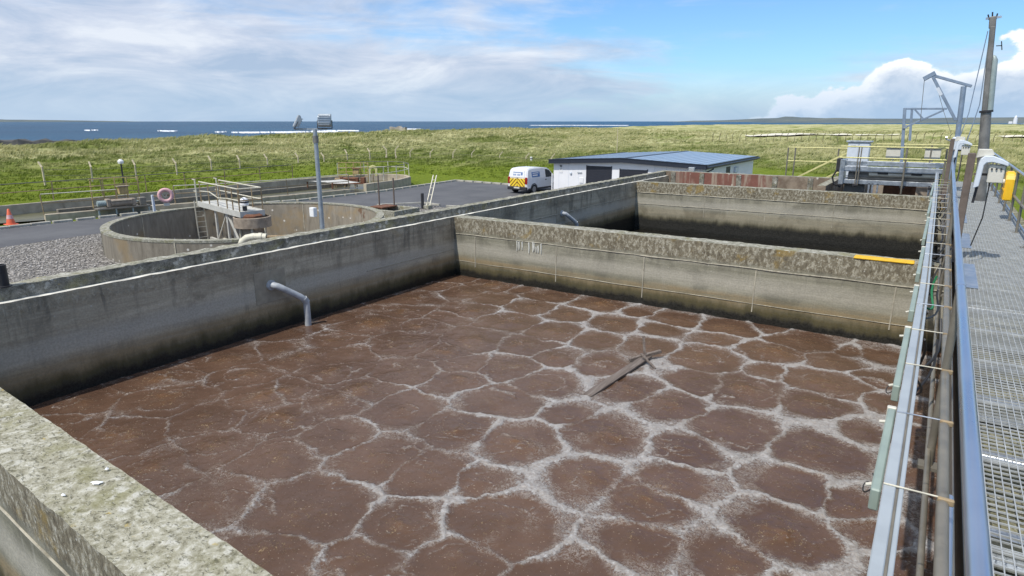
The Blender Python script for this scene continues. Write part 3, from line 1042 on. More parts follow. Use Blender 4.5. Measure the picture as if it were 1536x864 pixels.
angs = sorted([2 * math.pi * k / 72 for k in range(72)] + [math.atan2(y - 17.42, x + 25.54) % (2 * math.pi) for x, y in gp])
vs = []
for a in angs:
    L = ray_out(a)
    vs += [(-25.54 + 5.65 * math.cos(a), 17.42 + 5.65 * math.sin(a), 0.0), (-25.54 + L * math.cos(a), 17.42 + L * math.sin(a), 0.0)]
m_ = len(angs)
o = MB().add(vs, [(2 * k, 2 * k + 1, 2 * ((k + 1) % m_) + 1, 2 * ((k + 1) % m_)) for k in range(m_)]).build('gravel_yard', M['gravel'])
tag(o, kind='structure')
ap = [(-38.55, -12), (-38.5, 14.5), (-38.1, 20), (-35.7, 28), (-35.3, 36), (-36.2, 45.6), (-30, 45.0), (-23.6, 45.8), (-23.6, 36), (-10, 36), (-10, 33.2), (-19, 31.5), (-24.5, 31.2), (-28.4, 30.3), (-31.3, 27.2), (-32.2, 22.5), (-33.3, 15), (-32.9, 10.3), (-32.4, 4), (-32.4, -12)]
asph = MB().add([(x, y, 0.005) for x, y in ap], [tuple(range(len(ap)))]).build('asphalt_yard', M['asphalt'])
tag(asph, kind='structure')
# kerb stones along the far edge of the road
path = [(-38.85, -6), (-38.75, 14.5), (-38.35, 20), (-35.95, 28), (-35.55, 36), (-36.4, 45.85), (-30, 45.25), (-24.2, 46.0)]
kme = None
for a, b in zip(path[:-1], path[1:]):
    a, b = Vector(a), Vector(b)
    L = (b - a).length
    n = max(1, int(L / 0.93))
    for i in range(n):
        c = a + (b - a) * ((i + .5) / n)
        if kme is None:
            k0 = MB().box(-.45, .45, -.13, .13, -.05, .11).build('kerb_stone', M['kerb'], asph, bevel=0.02, local=True)
            kme = k0.data
            k = k0
        else:
            k = link('kerb_stone', kme, None, asph)
        k.location = (c.x, c.y, 0.01 + random.uniform(-.008, .008))
        k.rotation_euler = (0, 0, math.atan2(b.y - a.y, b.x - a.x) + random.uniform(-.015, .015))

# loose stones over the gravel bed
g = np.random.default_rng(21)
N = 15000
sxp = g.uniform(-33.5, -20, N)
syp = g.uniform(3, 31, N)
ok = (np.hypot(sxp + 25.54, syp - 17.42) > 6.05)
xa = np.interp(syp, [4, 10.3, 15, 22.5, 27.2, 30.3], [-32.2, -32.7, -33.1, -32.0, -31.1, -28.2])
ok &= sxp > xa
sxp, syp = sxp[ok], syp[ok]
n = len(sxp)
sz = g.uniform(0.02, 0.055, n)
base = np.array([(1, 0, 0), (-1, 0, 0), (0, 1, 0), (0, -1, 0), (0, 0, .7), (0, 0, -.5)], float)
jit = g.uniform(0.65, 1.3, (n, 6, 3))
an = g.uniform(0, 6.28, n)
ca, sa = np.cos(an)[:, None], np.sin(an)[:, None]
Q = base[None] * jit
V = np.stack([(Q[..., 0] * ca - Q[..., 1] * sa) * sz[:, None] + sxp[:, None], (Q[..., 0] * sa + Q[..., 1] * ca) * sz[:, None] + syp[:, None], Q[..., 2] * sz[:, None] + 0.012], -1).reshape(-1, 3)
tri = np.array([(0, 2, 4), (2, 1, 4), (1, 3, 4), (3, 0, 4), (2, 0, 5), (1, 2, 5), (3, 1, 5), (0, 3, 5)])
Fs = (np.arange(n)[:, None, None] * 6 + tri[None]).reshape(-1, 3)
tag(np_mesh('gravel_stones', V, Fs, M['stone'], smooth=False), 'loose grey stones of the gravel bed round the circular tank', 'gravel', kind='stuff')

# ------------------------------------------------------------------ rectangular tank
def rough_box(name, x0, x1, y0, y1, z0, z1, res, amp, mats, parent, shear=0.0, faces='xXyYZ'):
    """box with subdivided, slightly uneven faces and worn arrises; mats = (side, top)"""
    V, F, MI = [], [], []
    base = 0

    def grid(o, u, v, nu, nv, mi):
        nonlocal base
        a, b = np.meshgrid(np.linspace(0, 1, nu + 1), np.linspace(0, 1, nv + 1), indexing='ij')
        P = o + a[..., None] * u + b[..., None] * v
        V.append(P.reshape(-1, 3))
        id_ = base + np.arange((nu + 1) * (nv + 1)).reshape(nu + 1, nv + 1)
        f = np.stack([id_[:-1, :-1], id_[1:, :-1], id_[1:, 1:], id_[:-1, 1:]], -1).reshape(-1, 4)
        F.append(f)
        MI.append(np.full(len(f), mi))
        base += (nu + 1) * (nv + 1)
    cnt = lambda d, r=res: max(1, int(abs(d) / r))
    o = np.array
    nx, ny, nz = cnt(x1 - x0), cnt(y1 - y0), max(2, cnt(z1 - z0))
    if 'y' in faces:
        grid(o([x0, y0, z0]), o([x1 - x0, 0, 0]), o([0, 0, z1 - z0]), nx, nz, 0)
    if 'Y' in faces:
        grid(o([x1, y1, z0]), o([x0 - x1, 0, 0]), o([0, 0, z1 - z0]), nx, nz, 0)
    if 'x' in faces:
        grid(o([x0, y1, z0]), o([0, y0 - y1, 0]), o([0, 0, z1 - z0]), ny, nz, 0)
    if 'X' in faces:
        grid(o([x1, y0, z0]), o([0, y1 - y0, 0]), o([0, 0, z1 - z0]), ny, nz, 0)
    if 'Z' in faces:
        grid(o([x0, y0, z1]), o([x1 - x0, 0, 0]), o([0, y1 - y0, 0]), nx, ny, 1)
    V = np.concatenate(V)
    F = np.concatenate(F)
    x, y, z = V.T
    k = 5.0
    d1 = fbm(x * k + 3 * z, y * k + 5 * z, 3)
    d2 = fbm(x * k - 4 * z + 50, y * k + 3 * z + 9, 3)
    d3 = fbm(x * k + 70, y * k - 20, 4)
    top = sstep(z1 - 0.10, z1, z)
    V = V + np.stack([d1 * amp * (0.3 + 0.7 * top), d2 * amp * (0.3 + 0.7 * top), d3 * amp * top * 0.9], -1)
    V[:, 1] += shear * V[:, 0]
    loc, _ = WL[parent.name]
    ob = np_mesh(name, V - np.array(loc), F, mats[0], parent)
    ob.data.materials.append(mats[1])
    ob.data.polygons.foreach_set('material_index', np.concatenate(MI).astype(np.int32))
    ob.data.set_sharp_from_angle(angle=R(50))
    return ob


tank = thing('concrete_tank', (-4.5, 12, 0), 'large weathered concrete treatment tank of two open basins beside the walkway', 'tank')
# wall on the seaward side, with its narrow ledge and the upstand above it
wl = rough_box('wall', -9.46, -9.10, -4, 25.4, -0.3, WT, 0.12, 0.012, (M['wall_grey'], M['edge']), tank)
up = rough_box('upstand', -9.46, -9.205, -4, 25.4, WT - 0.02, 3.265, 0.05, 0.022, (M['upstand'], M['coping']), tank)
# wall in front of the camera
wn = rough_box('wall', -9.15, 0.55, 1.01, 1.43, -0.3, WT, 0.035, 0.008, (M['wall_sun'], M['crust']), tank, shear=-0.05)
# cross wall, end wall
wc = rough_box('wall', -9.12, 0.45, 11.35, 11.70, 0.5, WT, 0.05, 0.012, (M['wall_sun'], M['coping']), tank)
wf = rough_box('wall', -9.12, 0.45, 21.85, 22.20, 0.5, WT, 0.07, 0.012, (M['wall_far'], M['coping']), tank)
# wall under the walkway
wr = rough_box('wall', 0.40, 1.75, -4, 27.0, -0.3, 2.98, 0.10, 0.012, (M['wall_sun'], M['shaded_mosstop']), tank)
# inlet wall behind, stained red, with a gap on the right for the machinery
wb = rough_box('wall', -9.42, -2.95, 25.1, 25.45, 0.5, 3.27, 0.10, 0.012, (M['red'], M['coping']), tank)
wb2 = rough_box('wall', -2.95, 0.45, 26.3, 26.6, 0.5, 3.05, 0.12, 0.01, (M['drum'], M['coping']), tank)
wb3 = rough_box('wall', -3.2, -2.95, 22.2, 26.5, 0.5, 3.25, 0.12, 0.01, (M['red'], M['coping']), tank)
# buttress ribs of the red wall
for x in (-8.9, -7.75, -6.35, -5.05, -3.85):
    MB().box(x - .09, x + .09, 25.06, 25.11, 2.4, 3.24).build('rib', M['upstand'], wb, bevel=0.01)


def seam(p, q, w, h, parent, m='seam'):
    return MB().bar(p, q, w, h).build('seam', M[m], parent, bevel=min(w, h) * 0.25)


# pour lines standing a little proud of the faces
def wavy_seam(parent, axis, c, a, b, z, t=0.012, h=0.022, m='seam', seed=0):
    g = random.Random(seed)
    n = int(abs(b - a) / 0.35)
    pts = []
    for i in range(n + 1):
        s = a + (b - a) * i / n
        dz = g.uniform(-.006, .006)
        pts.append((c, s, z + dz) if axis == 'y' else (s, c, z + dz))
    return MB().tube(pts, [g.uniform(.6, 1.25) * h / 2 for _ in pts], 6).build('seam', M[m], parent, smooth=True)


wavy_seam(wc, 'x', 11.345, -9.05, 0.35, 2.725, seed=1, h=0.022)
wavy_seam(wc, 'x', 11.345, -9.05, 0.35, 2.10, seed=2, h=0.013)
wavy_seam(wf, 'x', 21.845, -9.05, 0.35, 2.73, seed=3, h=0.03)
wavy_seam(wf, 'x', 21.845, -9.05, 0.35, 2.33, seed=4, h=0.02)
wavy_seam(wl, 'y', -9.097, 8.6, 11.3, 2.36, seed=5, h=0.016)
wavy_seam(wl, 'y', -9.097, 12, 21.8, 2.60, seed=6, h=0.022)
wavy_seam(wl, 'y', -9.097, 14, 21.8, 2.28, seed=7, h=0.016)
MB().tube([(-6.4 + .4 * k, 1.01 + .05 * (6.4 - .4 * k) - .002, 2.70 + .005 * math.sin(k * 2.1)) for k in range(14)], .009, 6).build('seam', M['seam'], wn, smooth=True)
for x, h, z0 in ((-8.51, .022, 2.0), (-6.42, .012, 1.95), (-4.5, .026, 1.9), (-2.45, .010, 1.95), (-0.35, .014, 2.0)):
    MB().bar((x, 11.348, z0), (x + .01, 11.348, 2.70), h, 0.018).build('seam', M['seam'], wc)
for x in (-6.6, -4.6, -2.6):
    MB().bar((x, 21.848, 2.0), (x, 21.850, 2.72), .018, 0.014).build('seam', M['seam'], wf)
# yellow painted arris at the walkway end of the cross wall
MB().box(-0.98, -0.15, 11.334, 11.56, 3.08, 3.112).build('painted_edge', M['yelpaint'], wc, bevel=0.012)
# white lime runs on the cross wall
g = random.Random(3)
for x, zt_, L in ((-7.38, 2.71, .22), (-7.33, 2.70, .18), (-7.25, 2.70, .17), (-7.08, 2.71, .24), (-6.98, 2.73, .22), (-6.95, 2.70, .16), (-6.90, 2.64, .13), (-6.85, 2.66, .15), (-6.78, 2.71, .22)):
    w = g.uniform(.012, .022)
    MB().prism([(x - w, zt_), (x + w * .7, zt_ + .02), (x + w, zt_ - L * .5), (x + w * .3, zt_ - L), (x - w * .5, zt_ - L * .9)], 'y', 11.334, 11.346).build('lime_streak', M['lime'], wc)
# square of repair mortar round the outlet in the seaward wall
MB().box(-9.105, -9.092, 6.12, 6.72, 2.26, 2.80).build('mortar_patch', M['patch'], wl, bevel=0.004)
MB().box(-9.105, -9.092, 16.05, 16.6, 2.35, 2.78).build('mortar_patch', M['patch'], wl, bevel=0.004)
# bird droppings on the near coping
def splat(cx, cy, z, rx, ry, ang, parent, seed):
    g = random.Random(seed)
    n = 14
    vs = [(cx, cy, z + .012)]
    for i in range(n):
        t = 2 * math.pi * i / n
        k = g.uniform(.7, 1.15)
        a, b = rx * k * math.cos(t), ry * k * math.sin(t)
        vs.append((cx + a * math.cos(ang) - b * math.sin(ang), cy + a * math.sin(ang) + b * math.cos(ang), z))
    MB().add(vs, [(0, 1 + i, 1 + (i + 1) % n) for i in range(n)]).build('bird_dropping', M['dropping'], parent, smooth=True)


splat(-3.95, 1.47, 3.112, .040, .020, 0.5, wn, 1)
splat(-3.97, 1.30, 3.112, .016, .010, 0.2, wn, 2)
splat(-4.06, 1.58, 3.114, .014, .012, 0.2, wn, 3)

# ------------------------------------------------------------------ brown liquor with its foam net
BOILS = [(-8.78, 11.08, 0.33), (-7.86, 11.01, 0.47), (-8.62, 10.31, 0.23), (-7.92, 10.24, 0.43), (-7.07, 10.08, 0.34), (-7.07, 11.03, 0.16), (-6.29, 10.95, 0.43), (-6.22, 9.99, 0.44), (-5.18, 10.93, 0.48), (-4.35, 10.88, 0.25), (-5.36, 10.01, 0.37), (-4.46, 9.94, 0.41), (-3.61, 10.09, 0.32), (-6.05, 9.04, 0.49), (-5.08, 8.97, 0.46), (-4.33, 8.99, 0.35), (-3.46, 9.16, 0.39), (-6.99, 9.17, 0.41), (-7.12, 8.62, 0.31), (-5.96, 7.86, 0.5), (-5.15, 8.13, 0.44), (-4.42, 7.92, 0.35), (-3.75, 8.03, 0.36), (-4.79, 7.19, 0.45), (-5.14, 6.42, 0.36), (-4.09, 6.98, 0.42), (-3.03, 7.43, 0.39), (-3.63, 10.78, 0.41), (-2.67, 10.87, 0.5), (-2.68, 10.1, 0.34), (-2.56, 9.1, 0.53), (-1.56, 10.79, 0.56), (-1.8, 10.0, 0.48), (-0.99, 10.01, 0.36), (-0.82, 10.65, 0.15), (-0.37, 10.72, 0.29), (-1.7, 9.11, 0.21), (-0.91, 9.09, 0.51), (-2.38, 8.19, 0.4), (-1.75, 8.26, 0.49), (-0.93, 8.28, 0.41), (-0.31, 9.63, 0.26), (-2.46, 7.27, 0.41), (-0.21, 8.83, 0.18), (-8.67, 3.21, 0.35), (-8.62, 4.17, 0.41), (-8.51, 5.14, 0.42), (-7.74, 4.92, 0.39), (-7.88, 3.87, 0.5), (-7.31, 3.05, 0.42), (-6.9, 3.82, 0.38), (-8.15, 5.81, 0.29), (-6.9, 4.58, 0.43), (-6.32, 2.89, 0.34), (-6.23, 3.51, 0.37), (-5.43, 3.75, 0.37), (-8.51, 9.23, 0.41), (-8.03, 8.42, 0.41), (-7.93, 7.62, 0.54), (-8.84, 6.57, 0.29), (-8.84, 7.62, 0.34), (-7.83, 6.61, 0.33), (-7.64, 5.81, 0.43), (-7.13, 6.32, 0.31), (-6.81, 7.18, 0.55), (-6.01, 7.24, 0.37), (-6.01, 6.24, 0.43), (-6.79, 5.72, 0.41), (-6.01, 5.46, 0.4), (-6.77, 4.89, 0.36), (-6.02, 5.01, 0.37), (-5.13, 5.3, 0.31), (-4.3, 6.25, 0.42), (-3.31, 6.3, 0.21), (-3.47, 5.4, 0.39), (-4.24, 5.29, 0.35), (-2.77, 6.09, 0.4), (-1.94, 6.28, 0.28), (-2.53, 5.16, 0.35), (-3.34, 4.52, 0.22), (-2.8, 4.1, 0.42), (-1.9, 5.13, 0.38), (-1.77, 5.51, 0.3), (-1.7, 4.52, 0.24), (-2.84, 3.48, 0.29), (-1.57, 7.09, 0.46), (-0.71, 7.04, 0.43), (-0.74, 6.14, 0.3), (-0.3, 6.1, 0.24), (-0.7, 5.29, 0.38), (-0.96, 4.72, 0.29), (-0.31, 7.82, 0.24), (-0.08, 5.74, 0.2), (-5.36, 4.34, 0.35), (-4.54, 4.29, 0.37), (-3.92, 4.36, 0.31), (-5.24, 2.88, 0.27), (-4.36, 3.24, 0.48), (-3.52, 3.57, 0.32), (-4.2, 2.73, 0.34), (-3.5, 3.07, 0.2)]
g = np.random.default_rng(8)
C = [list(b) for b in BOILS]
for yy in np.arange(1.9, 11.6, 0.85):                      # the rest of the diffuser grid
    for xx in np.arange(-8.8, 0.6, 0.85):
        px, py = xx + g.normal(0, .08), yy + g.normal(0, .08)
        if min(math.hypot(px - c[0], py - c[1]) for c in C) > 0.62:
            C.append([px, py, g.uniform(.33, .45)])
C = np.array(C)
xs = np.arange(-9.12, 0.45, 0.0195)
ys = np.arange(1.3, 11.4, 0.0195)
LX, LY = np.meshgrid(xs, ys, indexing='ij')
wx = LX + 0.10 * fbm(LX * 1.7, LY * 1.7, 3) + 0.05 * fbm(LX * 4.5 + 5, LY * 4.5, 4)
wy = LY + 0.10 * fbm(LX * 1.7 + 40, LY * 1.7 + 9, 3) + 0.05 * fbm(LX * 4.5 + 25, LY * 4.5 + 8, 4)
wx = wx + 0.022 * fbm(LX * 13 + 2, LY * 13 + 4, 3)
wy = wy + 0.022 * fbm(LX * 13 + 52, LY * 13 + 41, 3)
f1 = np.full(LX.shape, 9.0)
f2 = np.full(LX.shape, 9.0)
who = np.zeros(LX.shape, int)
for i, (cx, cy, cr) in enumerate(C):
    d = np.hypot(wx - cx, wy - cy) - (cr - 0.37) * 0.9      # additively weighted cells
    closer = d < f1
    f2 = np.where(closer, f1, np.minimum(f2, d))
    who = np.where(closer, i, who)
    f1 = np.where(closer, d, f1)
edge = f2 - f1
heavy = sstep(-7.5, -3.0, LX + 0.25 * (LY - 6)) * 0.75 + 0.25
heavy *= 0.8 + 0.5 * fbm(LX * 0.8 + 3, LY * 0.8, 2)
width = 0.026 + 0.040 * heavy
line = np.exp(-(edge / width) ** 2)
halo = np.exp(-(edge / 0.17) ** 2) * (0.25 + 0.75 * heavy)
var = fbm(LX * 0.9 + 21, LY * 0.9 + 33, 3)
inter = sstep(0.36 - 0.06 * var, 0.52 - 0.06 * var, f1) * np.clip(0.10 + 0.75 * heavy + 0.5 * var, 0, 1.1)
rnd = sstep(0.30 - 0.05 * var, 0.45 - 0.05 * var, f1) * sstep(-6.0, -1.5, LX + 0.45 * (LY - 6) + 1.2 * var)
patchy = 0.55 + 0.95 * fbm(LX * 1.1 + 11, LY * 1.1 + 2, 3)
foam = np.clip(line * (0.38 + 0.34 * heavy) * np.clip(patchy + .15, 0.08, 1.15) + 0.17 * halo * np.clip(0.8 + 2.2 * var, 0.0, 2.0) + inter * 0.38 + 0.24 * rnd, 0, 0.95)
# loops of foam that wander inside some cells
cellr = g.random(len(C))
wig = np.abs(fbm(LX * 1.9 + cellr[who] * 40, LY * 1.9 + cellr[who] * 17, 3))
foam = np.maximum(foam, np.exp(-(wig / 0.016) ** 2) * 0.46 * sstep(.30, .8, cellr[who]))
fil = np.abs(fbm(wx * 1.35 + 80 + 0.5 * fbm(LX * 2.2, LY * 2.2 + 70, 3), wy * 1.35 + 14, 3))
foam = np.maximum(foam, np.exp(-(fil / 0.020) ** 2) * 0.52 * sstep(-.10, .30, fbm(LX * .8 + 9, LY * .8 + 77, 3)))
arc = fbm(LX * 1.1 + 60, LY * 1.1 + 5, 2)
for q, rq in enumerate((0.16, 0.29)):
    foam = np.maximum(foam, np.exp(-((f1 + 0.16 * arc - rq - 0.08 * cellr[who]) / 0.012) ** 2) * 0.46 * sstep(.05, .35, arc * (1 if q else -1)) * (cellr[(who * 7 + 3) % len(C)] > .55))
froth = np.clip(1 - (f1 + 0.0) / 0.30, 0, 1) * (0.35 + 0.65 * cellr[who]) * (0.5 + 0.9 * np.clip(fbm(LX * 5, LY * 5, 3) + .35, 0, 1))
froth = np.clip(froth + 0.18 * line, 0, 1)
swell = 0.030 * np.exp(-(np.clip(f1 + .1, 0, 2) / 0.26) ** 2) * (0.4 + cellr[who])
LZ = LIQ + swell + 0.022 * foam * (1 + 0.8 * fbm(LX * 9, LY * 9, 3)) + 0.010 * fbm(LX * 3, LY * 3, 3)
LZ += 0.035 * froth * np.clip(fbm(LX * 11 + 3, LY * 11, 2), 0, 1)
nx, ny = LX.shape
idx = np.arange(nx * ny).reshape(nx, ny)
F = np.stack([idx[:-1, :-1], idx[1:, :-1], idx[1:, 1:], idx[:-1, 1:]], -1).reshape(-1, 4)
lq = np_mesh('brown_liquor', np.stack([LX, LY, LZ], -1).reshape(-1, 3), F, M['liquor'])
for nm, arr in (('foam', foam), ('froth', froth)):
    at = lq.data.attributes.new(nm, 'FLOAT', 'POINT')
    at.data.foreach_set('value', arr.astype(np.float32).ravel())
tag(lq, 'brown bubbling liquor netted with grey foam filling the near basin', 'water', kind='structure')
o = MB().add([(-9.12, 11.6, 1.40), (.45, 11.6, 1.40), (.45, 21.95, 1.40), (-9.12, 21.95, 1.40)], [(0, 1, 2, 3)]).build('dark_water', M['darkwater'])
tag(o, 'still black water in the far basin', 'water', kind='structure')
o = MB().add([(-3, 22.1, 1.40), (.45, 22.1, 1.40), (.45, 26.4, 1.40), (-3, 26.4, 1.40)], [(0, 1, 2, 3)]).build('channel_water', M['darkwater'])
tag(o, 'dark water in the inlet channel under the machine', 'water', kind='structure')
o = MB().add([(-9.2, 22.1, 1.9), (-3.05, 22.1, 1.9), (-3.05, 25.2, 1.9), (-9.2, 25.2, 1.9)], [(0, 1, 2, 3)]).build('channel_floor', M['coping'])
tag(o, kind='structure')

# floating plank with a broken batten nailed to its end
pl = thing('plank', (-3.36, 7.8, LIQ), 'long weathered plank with broken batten afloat on the brown liquor', 'plank')
MB().bar((-3.42, 6.92, LIQ + .015), (-3.27, 8.62, LIQ + .06), 0.13, 0.035).build('board', M['wood'], pl, bevel=0.006)
MB().bar((-3.46, 8.36, LIQ + .04), (-3.12, 8.74, LIQ + .13), 0.05, 0.05).build('batten', M['wood'], pl, bevel=0.006)
MB().bar((-3.27, 8.50, LIQ + .02), (-3.36, 8.62, LIQ + .36), 0.035, 0.03).build('batten', M['wood'], pl, bevel=0.004)
MB().bar((-3.30, 8.40, LIQ + .16), (-3.02, 8.28, LIQ + .02), 0.03, 0.03).build('batten', M['wood'], pl, bevel=0.004)


# outlet pipes in the seaward wall
def bend(name, y, z, zend, label, k=1.0):
    t = thing(name, (-9.1, y, z), label, 'pipe', 'outlet pipes in the seaward wall')
    MB().tube([(-9.12, y, z), (-9.06, y, z)], .085 * k, 20).build('flange', M['pipegrey'], t, smooth=True)
    pts = [(-9.10, y, z), (-9.03, y + .01, z), (-8.98, y + .05, z - .015)]
    a, b = Vector((-8.98, y + .05, z - .015)), Vector((-8.86, y + .44, z - .29))
    pts += [tuple(a + (b - a) * f) for f in (.3, .6, .9)]
    pts += [(-8.853, y + .485, z - .335), (-8.85, y + .50, z - .40), (-8.85, y + .50, zend)]
    MB().tube(pts, .055 * k, 20).build('pipe', M['pipegrey'], t, smooth=True)
    MB().tube([(-8.857, y + .455, z - .30), (-8.849, y + .505, z - .38)], .061 * k, 20).build('coupling', M['pipegrey'], t, smooth=True)
    for i in range(4):
        a = i * math.pi / 2 + .4
        MB().tube([(-9.062, y + .068 * math.cos(a), z + .068 * math.sin(a)), (-9.048, y + .068 * math.cos(a), z + .068 * math.sin(a))], .010, 6).build('bolt', M['galv'], t)
    return t


bend('pipe_bend', 6.42, 2.55, LIQ - .05, 'grey bent pipe dropping into the foaming brown basin')
bend('pipe_bend', 16.35, 2.60, 1.35, 'grey bent pipe dropping into the dark far basin')
# short black vent stub on the upstand
t = thing('vent_stub', (-9.28, 2.86, 3.26), 'short black vent pipe standing on the tank edge at far left', 'pipe')
MB().lathe((-9.28, 2.86, 3.26), [(.062, 0), (.062, .27), (.048, .275), (.048, .08), (0, .08)], 20).build('tube', M['black'], t, smooth=True)
MB().lathe((-9.28, 2.86, 3.26), [(.085, 0), (.085, .015), (.062, .02)], 20).build('base_collar', M['black'], t, smooth=True)

# ------------------------------------------------------------------ walkway on the right
wk = thing('walkway', (0.85, 10, 2.98), 'galvanised steel grating walkway running along the tank wall', 'walkway')
for x in (0.34, 1.40):
    m_ = MB()
    m_.box(x - .012, x + .012, -2.5, 27, 3.02, 3.275)
    m_.box(x - (.05 if x < 1 else 0.0), x + (0.0 if x < 1 else .05), -2.5, 27, 3.02, 3.035)
    m_.build('stringer', M['railmat'] if x < 1 else M['galv'], wk)
for i in range(30):
    y = -2.2 + i * 0.985
    m_ = MB()
    if i % 2:
        m_.tube([(.36, y, 3.13), (1.38, y, 3.13)], .055, 12)
    else:
        m_.box(.36, 1.38, y - .05, y + .05, 3.17, 3.185)
        m_.box(.36, 1.38, y - .004, y + .004, 3.03, 3.17)
        m_.box(.36, 1.38, y - .05, y + .05, 3.015, 3.03)
    m_.build('cross_beam', M['galv'], wk)
# one grating panel, then copies
m_ = MB()
for k in range(17):
    y = 0.02 + k * 0.0588
    m_.box(-.52, .52, y - .0026, y + .0026, -.010, 0)
for k in range(26):
    x = -.515 + k * 0.0412
    m_.box(x - .0027, x + .0027, 0.005, .975, -.005, .0015)
m_.box(-.526, -.52, 0, .98, -.026, .002)
m_.box(.52, .526, 0, .98, -.026, .002)
m_.box(-.52, .52, 0.0, .005, -.0255, .001)
m_.box(-.52, .52, .975, .98, -.0255, .001)
g0 = m_.build('grating_panel', M['grate'], wk, local=True)
for i in range(29):
    p = g0 if i == 0 else link('grating_panel', g0.data, None, wk)
    p.location = Vector((0.87, -2.5 + i * 0.985, 3.268 + random.uniform(-.002, .002))) - Vector((0.85, 10, 2.98))
# solid cover plates further along
for y in (9.2, 12.2, 15.3):
    MB().box(.40, .56, y, y + 1.6, 3.271, 3.277).build('cover_plate', M['galv'], wk)


def handrail(name, X, y0, y1, ys_posts, top, mid, base, label, mats, r=.024):
    t = thing(name, (X, (y0 + y1) / 2, base), label, 'railing')
    MB().tube([(X, y0, top), (X, y1, top)], r, 20).build('top_rail', mats[0], t, smooth=True)
    MB().tube([(X, y0, mid), (X, y1, mid)], r * .95, 16).build('mid_rail', mats[1], t, smooth=True)
    for y in ys_posts:
        m_ = MB().tube([(X, y, base), (X, y, top - .01)], r * .95, 14)
        po = m_.build('post', mats[1], t, smooth=True)
        MB().tube([(X, y - .045, top), (X, y + .045, top)], r * 1.12, 16).build('coupler', mats[0], po, smooth=True)
        MB().box(X - .06, X + .06, y - .05, y + .05, base - .01, base + .012).build('foot_plate', mats[1], po)
    return t


lr = handrail('handrail', .19, -1.5, 18.6, [-.45, 4.55, 9.55, 13.2, 16.6], 4.25, 3.70, 3.06, 'blue-grey steel handrail of the walkway on the basin side', (M['rail'], M['railmat']))
MB().tube([(.175, -1, 3.17), (.175, 18, 3.17)], .016, 10).build('conduit', M['railmat'], lr, smooth=True)
MB().tube([(.24, 0.2, 3.42), (.235, 2.6, 3.50), (.225, 3.1, 3.62)], .017, 10).build('conduit', M['rail'], lr, smooth=True)
MB().box(.262, .270, -2, 18.6, 3.06, 3.44).build('toe_board', M['railmat'], lr)
handrail('handrail', 1.27, 0.5, 28.0, [0.9 + 1.7 * i for i in range(17)], 4.25, 3.76, 3.26, 'grey steel handrail of the walkway on the grass side', (M['galv'], M['railmat']))
# cable trunking clamped out over the basin
tr = thing('cable_trunking', (0.014, 8, 3.66), 'long white cable trunking held out beside the handrail over the basin', 'trunking')
seg = [(-1.0, .014), (7.0, .014), (14, -.03), (26, -.13)]
m1, m2, m3 = MB(), MB(), MB()
for (ya, xa), (yb, xb) in zip(seg[:-1], seg[1:]):
    m1.bar((xa - .012, ya, 3.69), (xb - .012, yb, 3.69), .046, .06)
    m2.bar((xa + .016, ya, 3.685), (xb + .016, yb, 3.685), .010, .05)
    m3.bar((xa + .031, ya, 3.69), (xb + .031, yb, 3.69), .018, .056)
m1.build('lid', M['trunk'], tr, bevel=0.004)
m2.build('groove', M['railmat'], tr)
m3.build('side_channel', M['trunk'], tr, bevel=0.003)
for i in range(24):
    y = 1.21 + i * .83
    xt = float(np.interp(y, [7, 14, 26], [.014, -.03, -.13]))
    m_ = MB().tube([(xt - .035, y, 3.724), (.20, y + .01, 3.722)], .0038, 8)
    b = m_.build('bracket', M['palerail'] if i % 3 else M['galv'], tr)
    MB().box(.17, .228, y - .010, y + .010, 3.70, 3.728).build('clamp', M['rustrail'], b, bevel=.004)
# pale green fittings hung on the trunking
for i, (ya, yb) in enumerate([(2.84, 3.80), (4.15, 5.48), (6.0, 7.0), (7.6, 9.3), (10.0, 12.3), (12.9, 15.5), (16.2, 19.5)]):
    xt = float(np.interp((ya + yb) / 2, [7, 14, 26], [.014, -.03, -.13]))
    nth = ['nearest', 'second', 'third', 'fourth', 'fifth', 'sixth', 'farthest'][i]
    t = thing('cable_box', (xt - .065, (ya + yb) / 2, 3.6), nth + ' pale green cable box hung on the basin side of the trunking', 'box', 'green boxes on the trunking')
    MB().box(xt - .078, xt - .040, ya, yb, 3.60, 3.70).build('case', M['greenbox'], t, bevel=.006)
    MB().box(xt - .082, xt - .038, yb - .02, yb + .012, 3.595, 3.706).build('end_cap', M['cream'], t, bevel=.004)
    MB().tube([(xt - .078, yb - .12, 3.66), (xt - .105, yb - .12, 3.655)], .009, 8).build('gland', M['cream'], t)
    MB().tube([(xt - .078, ya + .12, 3.66), (xt - .10, ya + .12, 3.65)], .008, 8).build('gland', M['cream'], t)
    if i < 2:
        pts = [(xt - .085 - .028 * math.sin(a), ya + .18 + .10 * a / 6.28 + .03 * math.sin(a * 2), 3.63 - .06 * math.sin(a / 2)) for a in np.linspace(0, 6.28, 16)]
        MB().tube(pts, .0032, 6).build('cable', M['black'], t, smooth=True)
